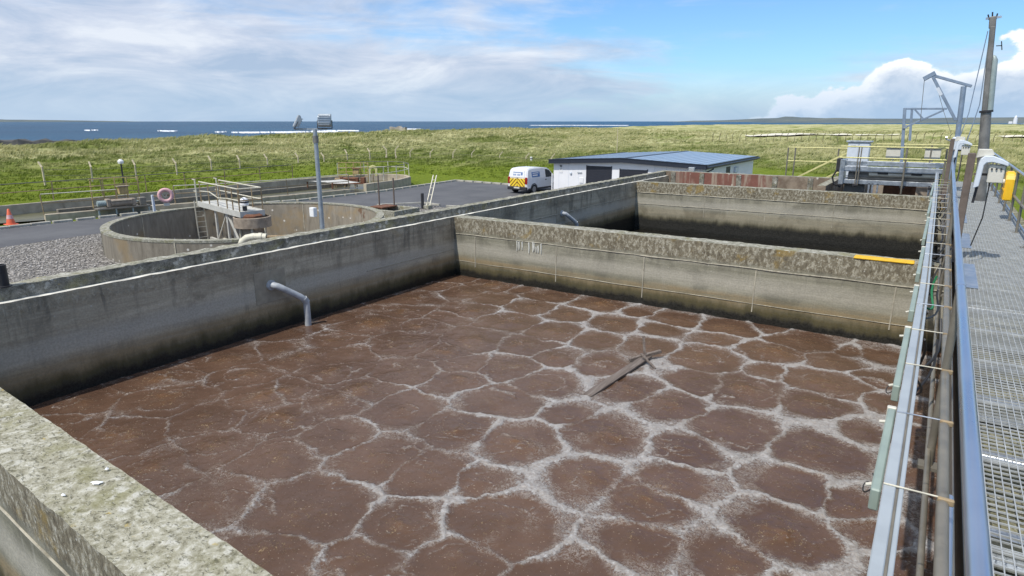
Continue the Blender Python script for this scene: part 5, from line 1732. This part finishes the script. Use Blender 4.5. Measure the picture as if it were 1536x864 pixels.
def aerator(loc, rz, label, ms, sc=1.0):
    t = thing('rotor_aerator', loc, label, 'aerator', 'rotor aerators on the ditch', rz)
    t.scale = (sc, sc, sc)
    L = dict(local=True)
    MB().box(-.5, .5, -1.9, 1.9, .0, .10).build('base_frame', M[ms[0]], t, **L)
    MB().tube([(0, -.85, .42), (0, .65, .42)], .30, 18).build('drum_cover', M[ms[1]], t, smooth=True, **L)
    MB().box(-.16, .34, -.8, .6, .55, .62).build('cover_strip', M[ms[0]], t, bevel=.02, **L)
    mo = MB().tube([(0, -1.75, .45), (0, -1.15, .45)], .21, 16).build('motor', M[ms[2]], t, smooth=True, **L)
    for k in range(5):
        y = -1.68 + k * .12
        MB().tube([(0, y, .45), (0, y + .04, .45)], .235, 16).build('fin', M[ms[2]], mo, **L)
    MB().box(-.28, .28, -1.15, -.85, .14, .78).build('gearbox', M[ms[1]], t, bevel=.05, **L)
    MB().box(-.25, .25, .65, .95, .12, .70).build('bearing_block', M[ms[1]], t, bevel=.04, **L)
    MB().tube([(0, .9, .42), (0, 1.5, .42)], .07, 10).build('shaft', M[ms[2]], t, smooth=True, **L)
    MB().box(-.3, .3, 1.2, 1.7, .10, .72).build('bearing_block', M[ms[0]], t, bevel=.04, **L)
    for y in (-1.8, -.6, .6, 1.8):
        MB().box(-.4, -.3, y - .05, y + .05, -.42, .02).build('leg', M[ms[2]], t, **L)
        MB().box(.3, .4, y - .05, y + .05, -.42, .02).build('leg', M[ms[2]], t, **L)
    # cage of rails on the far side
    for y in (-1.7, -.85, 0, .85, 1.7):
        MB().tube([(-1.2, y, .0), (-1.2 + .03 * y, y + .06, 2.3)], .05, 6).build('cage_post', M['cage'], t, **L)
    for z in (.75, 1.2, 1.7, 2.25):
        MB().tube([(-1.2, -1.75, z), (-1.22, 0, z + .04), (-1.18, 1.75, z - .05)], .035, 6).build('cage_rail', M['cage'], t, **L)
    MB().box(-1.0, -.6, .1, .8, 1.0, 1.6).build('switch_box', M['cage'], t, bevel=.03, **L)
    MB().box(-1.1, -.5, .0, .9, 1.6, 1.66).build('switch_hood', M[ms[1]], t, **L)
    return t


aerator((-38.95, 18.3, .40), R(-8), 'pale motor-driven rotor aerator with a railed cage on the ditch wall', ('railmat', 'drum', 'mastgreen'), .72)
aerator((-38.9, 35.6, .42), R(-60), 'rusty rotor aerator at the curved end of the ditch', ('rust', 'rust', 'rustrail'), .7)
# small floodlight on a stem by the aerator
t = thing('stem_light', (-44.5, 21.2, 0), 'small white light on a dark stem behind the pale aerator', 'light')
MB().tube([(-44.5, 21.2, 0), (-44.5, 21.2, 2.55)], .05, 8).build('stem', M['blacktrim'], t)
MB().lathe((-44.5, 21.2, 2.5), [(.0, 0), (.16, .05), (.18, .2), (.08, .32), (0, .33)], 12).build('lamp_head', M['white'], t, smooth=True)

# lifebuoys
def torus(c, R0, r0, nrm, n=28, k=10):
    nrm = Vector(nrm).normalized()
    a = nrm.cross(Vector((0, 0, 1))).normalized()
    b = a.cross(nrm)
    m_ = MB()
    vs, fs = [], []
    for i in range(n):
        t = 2 * math.pi * i / n
        d = a * math.cos(t) + b * math.sin(t)
        for j in range(k):
            u = 2 * math.pi * j / k
            vs.append(Vector(c) + d * (R0 + r0 * math.cos(u)) + nrm * r0 * math.sin(u))
    for i in range(n):
        for j in range(k):
            fs.append((i * k + j, ((i + 1) % n) * k + j, ((i + 1) % n) * k + (j + 1) % k, i * k + (j + 1) % k))
    return m_.add(vs, fs)


bc = (-37.55, 20.1, 1.02)
nv = (Vector((0, 0, 1.5)) - Vector(bc))
nv.z = 0
t = thing('lifebuoy_station', (-37.9, 20.3, 0), 'faded pink lifebuoy on a white post beside the road', 'lifebuoy')
torus(bc, .33, .105, nv).build('ring', M['pink'], t, smooth=True)
MB().box(-38.2, -38.08, 19.58, 19.70, 0, 1.05).build('post', M['whitepl'], t, bevel=.01)
MB().bar((-38.14, 19.64, .98), (-37.5, 20.3, 1.02), .04, .08).build('arm', M['rustrail'], t)
MB().tube([(-37.72, 19.95, 1.1), (-37.6, 20.05, .95), (-37.5, 20.2, 1.12), (-37.6, 20.1, .9)], .03, 6).build('rope', M['palerail'], t)
MB().bar((-37.70, 20.0, .50), (-37.50, 20.25, .50), .04, .18).build('notice_plate', M['cream'], t)
t = thing('lifebuoy_station', (-38.4, 37.6, .4), 'yellow lifebuoy holder at the curved end of the ditch', 'lifebuoy')
u2 = [(-.34, -.1), (-.34, .45), (-.25, .68), (0, .78), (.25, .68), (.34, .45), (.34, -.1), (.16, -.1), (.16, .42), (0, .56), (-.16, .42), (-.16, -.1)]
m_ = MB().prism(u2, 'y', -.1, .1)
c_, s_ = math.cos(R(40)), math.sin(R(40))
m_.v = [(x * c_ - y * s_ - 38.4, x * s_ + y * c_ + 37.6, z + 1.0) for x, y, z in m_.v]
m_.build('holder', M['yelrail'], t, bevel=.02)
MB().tube([(-38.4, 37.6, 0), (-38.4, 37.6, 1.3)], .04, 8).build('post', M['rustrail'], t)
# sheet cover over the ditch
t = thing('sheet_cover', (-38.2, 33.0, .4), 'pale sagging sheet cover over the ditch beside the rusty aerator', 'cover')
vs, fs = [], []
for i in range(7):
    for j in range(7):
        a, b = i / 6, j / 6
        vs.append((-39.6 + 2.6 * a + .5 * b, 31.6 + .3 * a + 2.4 * b, .82 + .10 * math.sin(3.1 * a) - .12 * b * a + .03 * math.sin(9 * a + 5 * b)))
for i in range(6):
    for j in range(6):
        fs.append((i * 7 + j, (i + 1) * 7 + j, (i + 1) * 7 + j + 1, i * 7 + j + 1))
MB().add(vs, fs).build('sheet', M['deck'], t, smooth=True)
MB().bar((-39.4, 31.8, .4), (-39.4, 31.8, .82), .08, .08).build('prop', M['rust'], t)
MB().bar((-36.9, 32.0, .4), (-36.9, 32.0, .86), .08, .08).build('prop', M['rust'], t)

# ------------------------------------------------------------------ perimeter fence with cranked posts
def crank_post(h, arm, w=.10):
    m_ = MB()
    pts = [(0, 0, 0), (0, 0, h - .42), (-arm * .35, 0, h - .30), (-arm, 0, h)]
    for a, b in zip(pts[:-1], pts[1:]):
        m_.bar(a, b, w, w, up=(0, 1, 0))
    return m_


FP = [(-58.0, 21.8, 2.12), (-57.8, 25.1, 1.95), (-57.4, 28.4, 1.96), (-58.1, 32.4, 1.87), (-58.4, 36.0, 1.94), (-58.5, 39.1, 1.86), (-58.3, 42.2, 1.87), (-58.0, 45.8, 1.87), (-57.4, 48.8, 1.77), (-56.8, 51.8, 2.04), (-56.0, 54.5, 2.11), (-53.8, 59.0, 2.01), (-51.8, 60.2, 1.94), (-49.4, 61.6, 1.94), (-47.4, 62.7, 1.87), (-44.3, 64.2, 1.66), (-40.2, 63.5, 1.64), (-36.2, 62.5, 1.71)]
fn = thing('perimeter_fence', (-58, 40, 0), 'wire fence on cranked concrete posts at the foot of the dunes', 'fence')
fpm = None
for i, (x, y, z) in enumerate(FP):
    H = 2.3
    if fpm is None:
        o = crank_post(H, .36).build('post', M['fpost'], fn, local=True)
        fpm = o.data
    else:
        o = link('post', fpm, None, fn)
    o.location = Vector((x, y, z - H + .05)) - Vector((-58, 40, 0))
    o.rotation_euler = (random.uniform(-.05, .05), random.uniform(-.05, .05), R(0 if i < 11 else 205) + random.uniform(-.25, .25))
for s, (x, y) in ((1, (-56.0, 57.2)), (-1, (-55.2, 57.9))):         # corner pair with raking struts
    m_ = crank_post(2.5, .40, .13)
    o = m_.build('corner_post', M['fpost'], fn, local=True)
    o.location = Vector((x, y, -.15)) - Vector((-58, 40, 0))
    o.rotation_euler = (0, 0, R(35 if s > 0 else 215))
    MB().bar((x - s * .45, y - s * .35, -.1), (x, y, 1.35), .11, .11).build('strut', M['fpost'], fn)
for dz in (.35, .8, 1.25, 1.7):
    MB().tube([(x, y, z - 2.25 + dz) for x, y, z in FP], .012, 4).build('wire', M['wire'], fn)
t = thing('marker_post', (-39.1, 63.0, 0), 'short white marker post by the fence behind the van', 'marker')
MB().box(-39.2, -39.0, 62.9, 63.1, .2, 1.30).build('post', M['white'], t, bevel=.02)
MB().box(-39.21, -38.99, 62.89, 63.11, 1.05, 1.14).build('band', M['blacktrim'], t)
# far stock fence on the flat land to the right
ff = thing('stock_fence', polar(-9, 128, 1.7), 'row of dark stakes of a stock fence on the flat grass at right', 'fence')
fl = Vector(polar(-9, 128, 1.7))
sm = None
for i in range(44):
    b = -16.5 + i * .52
    x, y, _ = polar(b, 128 + 3 * math.sin(i * .3), 0)
    z = float(zt(np.array([x]), np.array([y]))[0])
    if sm is None:
        o = crank_post(1.7, .25, .07).build('stake', M['farpost'], ff, local=True)
        sm = o.data
    else:
        o = link('stake', sm, None, ff)
    o.location = Vector((x, y, z - .1)) - fl
    o.rotation_euler = (random.uniform(-.08, .08), random.uniform(-.08, .08), random.uniform(2.6, 3.6))
x, y, _ = polar(-24.4, 88, 0)
t = thing('thin_pole', (x, y, 1.0), 'thin tall pole standing in the grass behind the white shed', 'pole')
MB().tube([(x, y, .9), (x, y, 4.35)], .05, 8).build('shaft', M['fpost'], t)
MB().tube([(x, y, 4.33), (x, y, 4.42)], .075, 8).build('cap', M['fpost'], t)

# ------------------------------------------------------------------ white shed
bd_ = thing('plant_shed', (-17.7, 48.8, 0), 'low white clad plant shed with blue-grey roof and dark fascia', 'building')
X0, X1, Y0, Y1 = -23.4, -12.55, 40.8, 53.6
XR, ZE, ZR = -18.0, 2.36, 2.62
m_ = MB()
m_.prism([(X0, 0), (X1, 0), (X1, ZE), (XR, ZR), (X0, ZE)], 'y', Y0, Y1)
wl_ = m_.build('wall', M['clad'], bd_)
for k in range(14):                                                  # cladding joints
    x = X0 + .8 * (k + .55)
    if not (-20.8 < x < -18.8 or -18.3 < x < -16.2):
        MB().box(x - .012, x + .012, Y0 - .006, Y0 + .01, .1, ZE - .02).build('joint', M['whitepl'], wl_)
for s, (xa, xb) in enumerate(((X0 - .25, XR), (XR, X1 + .25))):
    za, zb = (ZE + .11, ZR + .12) if s == 0 else (ZR + .12, ZE + .11)
    m_ = MB()
    vs = [(xa, Y0 - .25, za), (xb, Y0 - .25, zb), (xb, Y1 + .25, zb), (xa, Y1 + .25, za)]
    m_.add(vs + [(x, y, z + .05) for x, y, z in vs], [(0, 1, 2, 3), (7, 6, 5, 4), (0, 4, 5, 1), (1, 5, 6, 2), (2, 6, 7, 3), (3, 7, 4, 0)])
    rf = m_.build('roof', M['roof'], bd_)
    nrib = 11
    for k in range(nrib):
        f = (k + .5) / nrib
        x = xa + (xb - xa) * f
        z = za + (zb - za) * f + .055
        MB().bar((x, Y0 - .24, z), (x, Y1 + .24, z), .05, .025).build('roof_rib', M['roof'], rf)
MB().bar((XR, Y0 - .26, ZR + .18), (XR, Y1 + .26, ZR + .18), .22, .035).build('ridge_cap', M['fascia'], bd_)
for (xa, za), (xb, zb) in (((X0 - .27, ZE), (XR, ZR)), ((XR, ZR), (X1 + .27, ZE))):
    m_ = MB()
    m_.prism([(xa, za - .10), (xb, zb - .10), (xb, zb + .16), (xa, za + .16)], 'y', Y0 - .31, Y0 - .252)
    fo = m_.build('fascia', M['fascia'], bd_)
    m_ = MB()
    m_.prism([(xa, za + .165), (xb, zb + .165), (xb, zb + .215), (xa, za + .215)], 'y', Y0 - .34, Y0 - .2)
    m_.build('edge_trim', M['fascia'], fo)
for x in (X0 - .31, X1 + .252):
    MB().box(x, x + .058, Y0 - .25, Y1 + .25, ZE - .08, ZE + .20).build('fascia', M['fascia'], bd_)
gt = MB().box(X1 + .31, X1 + .45, Y0 - .3, Y1 + .25, ZE - .02, ZE + .10).build('gutter', M['fascia'], bd_, bevel=.03)
MB().tube([(X1 + .38, Y0 + .8, ZE), (X1 + .38, Y0 + .8, ZE - .12), (X1 + .06, Y0 + .5, ZE - .32), (X1 + .06, Y0 + .5, .1)], .05, 10).build('downpipe', M['fascia'], gt, smooth=True)
for (xa, xb, zt_, lab) in ((-20.72, -18.86, 2.20, 1), (-18.2, -16.27, 2.06, 2)):
    d_ = MB().box(xa, xb, Y0 - .012, Y0 + .02, .02, zt_).build('door', M['door'], bd_)
    for k in range(int(zt_ / .12)):
        MB().box(xa + .02, xb - .02, Y0 - .018, Y0 - .012, .05 + k * .12, .05 + k * .12 + .012).build('slat_rib', M['fascia'], d_)
    MB().box(xa - .05, xa, Y0 - .03, Y0 + .02, 0, zt_ + .05).build('frame', M['fascia'], d_)
    MB().box(xb, xb + .05, Y0 - .03, Y0 + .02, 0, zt_ + .05).build('frame', M['fascia'], d_)
    MB().box(xb - .50, xb - .32, Y0 - .035, Y0 - .018, 1.15, 1.22).build('handle', M['whitepl'], d_)
MB().box(-22.92, -22.66, Y0 - .02, Y0 - .002, 1.62, 2.18).build('notice', M['white'], bd_)
MB().prism([(-22.86, 2.05), (-22.72, 2.05), (-22.70, 2.13), (-22.80, 2.17), (-22.90, 2.12)], 'y', Y0 - .024, Y0 - .021).build('notice_emblem', M['blacktrim'], bd_)
MB().box(-22.81, -22.77, Y0 - .024, Y0 - .021, 1.82, 2.02).build('notice_emblem', M['blacktrim'], bd_)
MB().box(-22.05, -21.90, Y0 - .10, Y0, 1.58, 1.70).build('wall_light', M['whitepl'], bd_, bevel=.02)
MB().box(-21.45, -21.10, Y0 - .05, Y0, 1.66, 1.74).build('vent', M['pipegrey'], bd_)
MB().box(-21.28, -20.98, Y0 - .04, Y0, .98, 1.36).build('meter_box', M['white'], bd_, bevel=.01)
fl_ = MB().box(-13.35, -12.95, Y0 - .50, Y0 - .30, 2.12, 2.40).build('floodlight', M['lampgrey'], bd_, bevel=.02)
MB().box(-13.30, -13.00, Y0 - .512, Y0 - .50, 2.16, 2.36).build('lens', M['lampglass'], fl_)
d_ = MB().box(X1 - .01, X1 + .015, 46.0, 47.0, 1.2, 2.12).build('window', M['door'], bd_)
MB().box(X1 + .005, X1 + .03, 45.93, 47.07, 1.12, 1.20).build('sill', M['fascia'], d_)
MB().box(X1, X1 + .14, 48.0, 48.8, 1.6, 2.0).build('wall_unit', M['whitepl'], bd_, bevel=.03)
MB().tube([(X0 - .09, Y0 - .06, 0), (X0 - .09, Y0 - .06, 1.55)], .05, 8).build('standpipe', M['white'], bd_)

# ------------------------------------------------------------------ van
van = thing('parked_van', (-25.85, 42.25, 0), 'white van with yellow chevrons on its rear doors parked by the shed', 'van', None, R(-5))
def hw(z):
    return .92 if z < 1.05 else .92 - (z - 1.05) * .16


prof_lo = [(-2.18, .30), (2.16, .30), (2.22, .55), (2.18, .80), (2.02, .96), (1.42, 1.05), (-2.20, 1.05), (-2.22, .75)]
prof_up = [(-2.20, 1.05), (1.42, 1.05), (1.30, 1.14), (.72, 1.66), (.42, 1.80), (-.2, 1.87), (-1.2, 1.88), (-1.85, 1.84), (-2.06, 1.74), (-2.14, 1.45)]
m_ = MB()
for prof in (prof_lo, prof_up):
    nn = len(prof)
    vs = [(-hw(z), y, z) for y, z in prof] + [(hw(z), y, z) for y, z in prof]
    fs = [tuple(range(nn)), tuple(range(2 * nn - 1, nn - 1, -1))]
    for i in range(nn):
        j = (i + 1) % nn
        if {prof[i], prof[j]} == {(-2.20, 1.05), (1.42, 1.05)}:
            continue
        fs.append((i, nn + i, nn + j, j))
    m_.add(vs, fs)
body = m_.build('body', M['vanwhite'], van, local=True)
bm = bmesh.new()
bm.from_mesh(body.data)
bmesh.ops.remove_doubles(bm, verts=bm.verts, dist=.001)
ed = [e for e in bm.edges if len(e.link_faces) == 2 and e.calc_face_angle(0) > 0.5]
bmesh.ops.bevel(bm, geom=ed, offset=.06, segments=3, affect='EDGES', clamp_overlap=True)
bm.to_mesh(body.data)
bm.free()
for p in body.data.polygons:
    p.use_smooth = True
body.data.set_sharp_from_angle(angle=R(35))


def side_panel(pts, off, s):
    vs = [(s * (hw(z) + off), y, z) for y, z in pts]
    vi = [(s * (hw(z) - .02), y, z) for y, z in pts]
    n_ = len(pts)
    return MB().add(vs + vi, [tuple(range(n_)), tuple(range(2 * n_ - 1, n_ - 1, -1))] + [(i, (i + 1) % n_, n_ + (i + 1) % n_, n_ + i) for i in range(n_)])


for s in (1, -1):
    side_panel([(.10, 1.12), (1.12, 1.12), (.62, 1.60), (.30, 1.70), (.10, 1.70)], .006, s).build('side_window', M['glass'], van, local=True)
    sp_ = side_panel([(-1.75, 1.12), (-.10, 1.12), (-.10, 1.70), (-1.75, 1.70)], .004, s).build('side_sign', M['vanwhite'], van, local=True)
    side_panel([(-1.62, 1.20), (-.62, 1.20), (-.62, 1.58), (-1.62, 1.58)], .008, s).build('sign_panel', M['vblue'], sp_, local=True)
    side_panel([(-1.50, 1.46), (-.75, 1.46), (-.75, 1.52), (-1.50, 1.52)], .011, s).build('sign_line', M['vanwhite'], sp_, local=True)
    side_panel([(-1.50, 1.29), (-.90, 1.29), (-.90, 1.38), (-1.50, 1.38)], .011, s).build('sign_line', M['vanwhite'], sp_, local=True)
    side_panel([(-2.1, .30), (2.0, .30), (2.0, .42), (-2.1, .42)], .012, s).build('sill_trim', M['blacktrim'], van, local=True)
    side_panel([(.0, .93), (.18, .93), (.18, .98), (.0, .98)], .03, s).build('door_handle', M['blacktrim'], van, local=True)
    side_panel([(-.02, .45), (.0, .45), (.0, 1.72), (-.02, 1.72)], .003, s).build('door_seam', M['pipegrey'], van, local=True)
    MB().prism([(s * .98, .98), (s * 1.13, .98), (s * 1.13, 1.20), (s * .98, 1.20)], 'y', 1.0, 1.1).build('mirror', M['blacktrim'], van, local=True, bevel=.02)
    for y in (-1.38, 1.36):
        wv = MB().tube([(s * .70, y, .33), (s * .935, y, .33)], .33, 24).build('wheel', M['tyre'], van, local=True, smooth=True)
        MB().tube([(s * .93, y, .33), (s * .945, y, .33)], .215, 20).build('rim', M['rim'], wv, local=True, smooth=True)
        arch = [(y + .43 * math.cos(a), .33 + .43 * math.sin(a)) for a in np.linspace(0, math.pi, 13)]
        arch += [(y + .35 * math.cos(a), .33 + .35 * math.sin(a)) for a in np.linspace(math.pi, 0, 13)]
        side_panel(arch, .008, s).build('wheel_arch', M['blacktrim'], van, local=True)
    MB().box(s * .80 - .10, s * .80 + .10, -2.235, -2.15, .72, 1.22).build('tail_light', M['lampred'], van, local=True, bevel=.02)
    MB().box(s * .68 - .2, s * .68 + .2, 2.08, 2.22, .72, .90).build('headlight', M['glass'], van, local=True, bevel=.02)
# rear: white doors, sign, chevrons, bumper
MB().box(-.90, .90, -2.30, -2.14, .28, .52).build('bumper', M['blacktrim'], van, local=True, bevel=.03)
ry = -2.243
ch = MB().box(-.70, .70, ry, -2.18, .54, 1.12).build('chevron_panel', M['vyel'], van, local=True)


def clip(poly, x0, x1, z0, z1):
    def cl(P, f, inter):
        out = []
        for i in range(len(P)):
            a, b = P[i - 1], P[i]
            if f(b):
                if not f(a):
                    out.append(inter(a, b))
                out.append(b)
            elif f(a):
                out.append(inter(a, b))
        return out
    def ix(v):
        return lambda a, b: (v, a[1] + (b[1] - a[1]) * (v - a[0]) / (b[0] - a[0]))
    def iz(v):
        return lambda a, b: (a[0] + (b[0] - a[0]) * (v - a[1]) / (b[1] - a[1]), v)
    for f, g_ in ((lambda p: p[0] >= x0, ix(x0)), (lambda p: p[0] <= x1, ix(x1)), (lambda p: p[1] >= z0, iz(z0)), (lambda p: p[1] <= z1, iz(z1))):
        poly = cl(poly, f, g_)
        if len(poly) < 3:
            return None
    return poly


for s in (-1, 1):
    for k in range(-2, 7):
        xc = s * (k * .30)
        q = [(xc, 1.14), (xc + s * .085, 1.14), (xc + s * .085 + s * .62, .52), (xc + s * .62, .52)]
        P = clip(q, *((0, .70) if s > 0 else (-.70, 0)), .54, 1.12)
        if P:
            MB().prism(P, 'y', ry - .004, ry + .002).build('chevron_stripe', M['vred'], ch, local=True)
rs = MB().add([(-.66, -2.222, 1.20), (.66, -2.222, 1.20), (.60, -2.148, 1.68), (-.60, -2.148, 1.68), (-.66, -2.10, 1.20), (.66, -2.10, 1.20), (.60, -2.05, 1.68), (-.60, -2.05, 1.68)], [(0, 1, 2, 3), (4, 7, 6, 5), (0, 4, 5, 1), (2, 6, 7, 3), (0, 3, 7, 4), (1, 5, 6, 2)]).build('rear_sign', M['white'], van, local=True)
def rear_strip(x0, x1, z0, z1, m, nm):
    yy = lambda z: -2.222 + (z - 1.20) * .154 - .004
    MB().add([(x0, yy(z0), z0), (x1, yy(z0), z0), (x1, yy(z1), z1), (x0, yy(z1), z1)], [(0, 1, 2, 3)]).build(nm, M[m], rs, local=True)


rear_strip(-.42, .46, 1.53, 1.58, 'vblue', 'sign_line')
rear_strip(.32, .46, 1.36, 1.53, 'vblue', 'sign_line')
for k in range(9):
    if k != 4:
        rear_strip(-.40 + k * .075, -.355 + k * .075, 1.33, 1.33 + (.10 if k % 2 else .13), 'vblue', 'sign_letter')
MB().box(-.012, .012, -2.25, -2.20, .54, 1.2).build('door_gap', M['blacktrim'], van, local=True)
MB().box(-.26, .26, -2.31, -2.29, .40, .50).build('number_plate', M['cream'], van, local=True)
MB().box(-.75, .75, 1.0, 1.02, 1.1, 1.12).build('windscreen_wiper', M['blacktrim'], van, local=True)
MB().add([(-.76, 1.335, 1.13), (.76, 1.335, 1.13), (.70, .755, 1.66), (-.70, .755, 1.66), (-.76, 1.30, 1.10), (.76, 1.30, 1.10), (.70, .72, 1.62), (-.70, .72, 1.62)], [(0, 1, 2, 3), (4, 7, 6, 5), (0, 4, 5, 1), (2, 6, 7, 3), (0, 3, 7, 4), (1, 5, 6, 2)]).build('windscreen', M['glass'], van, local=True)
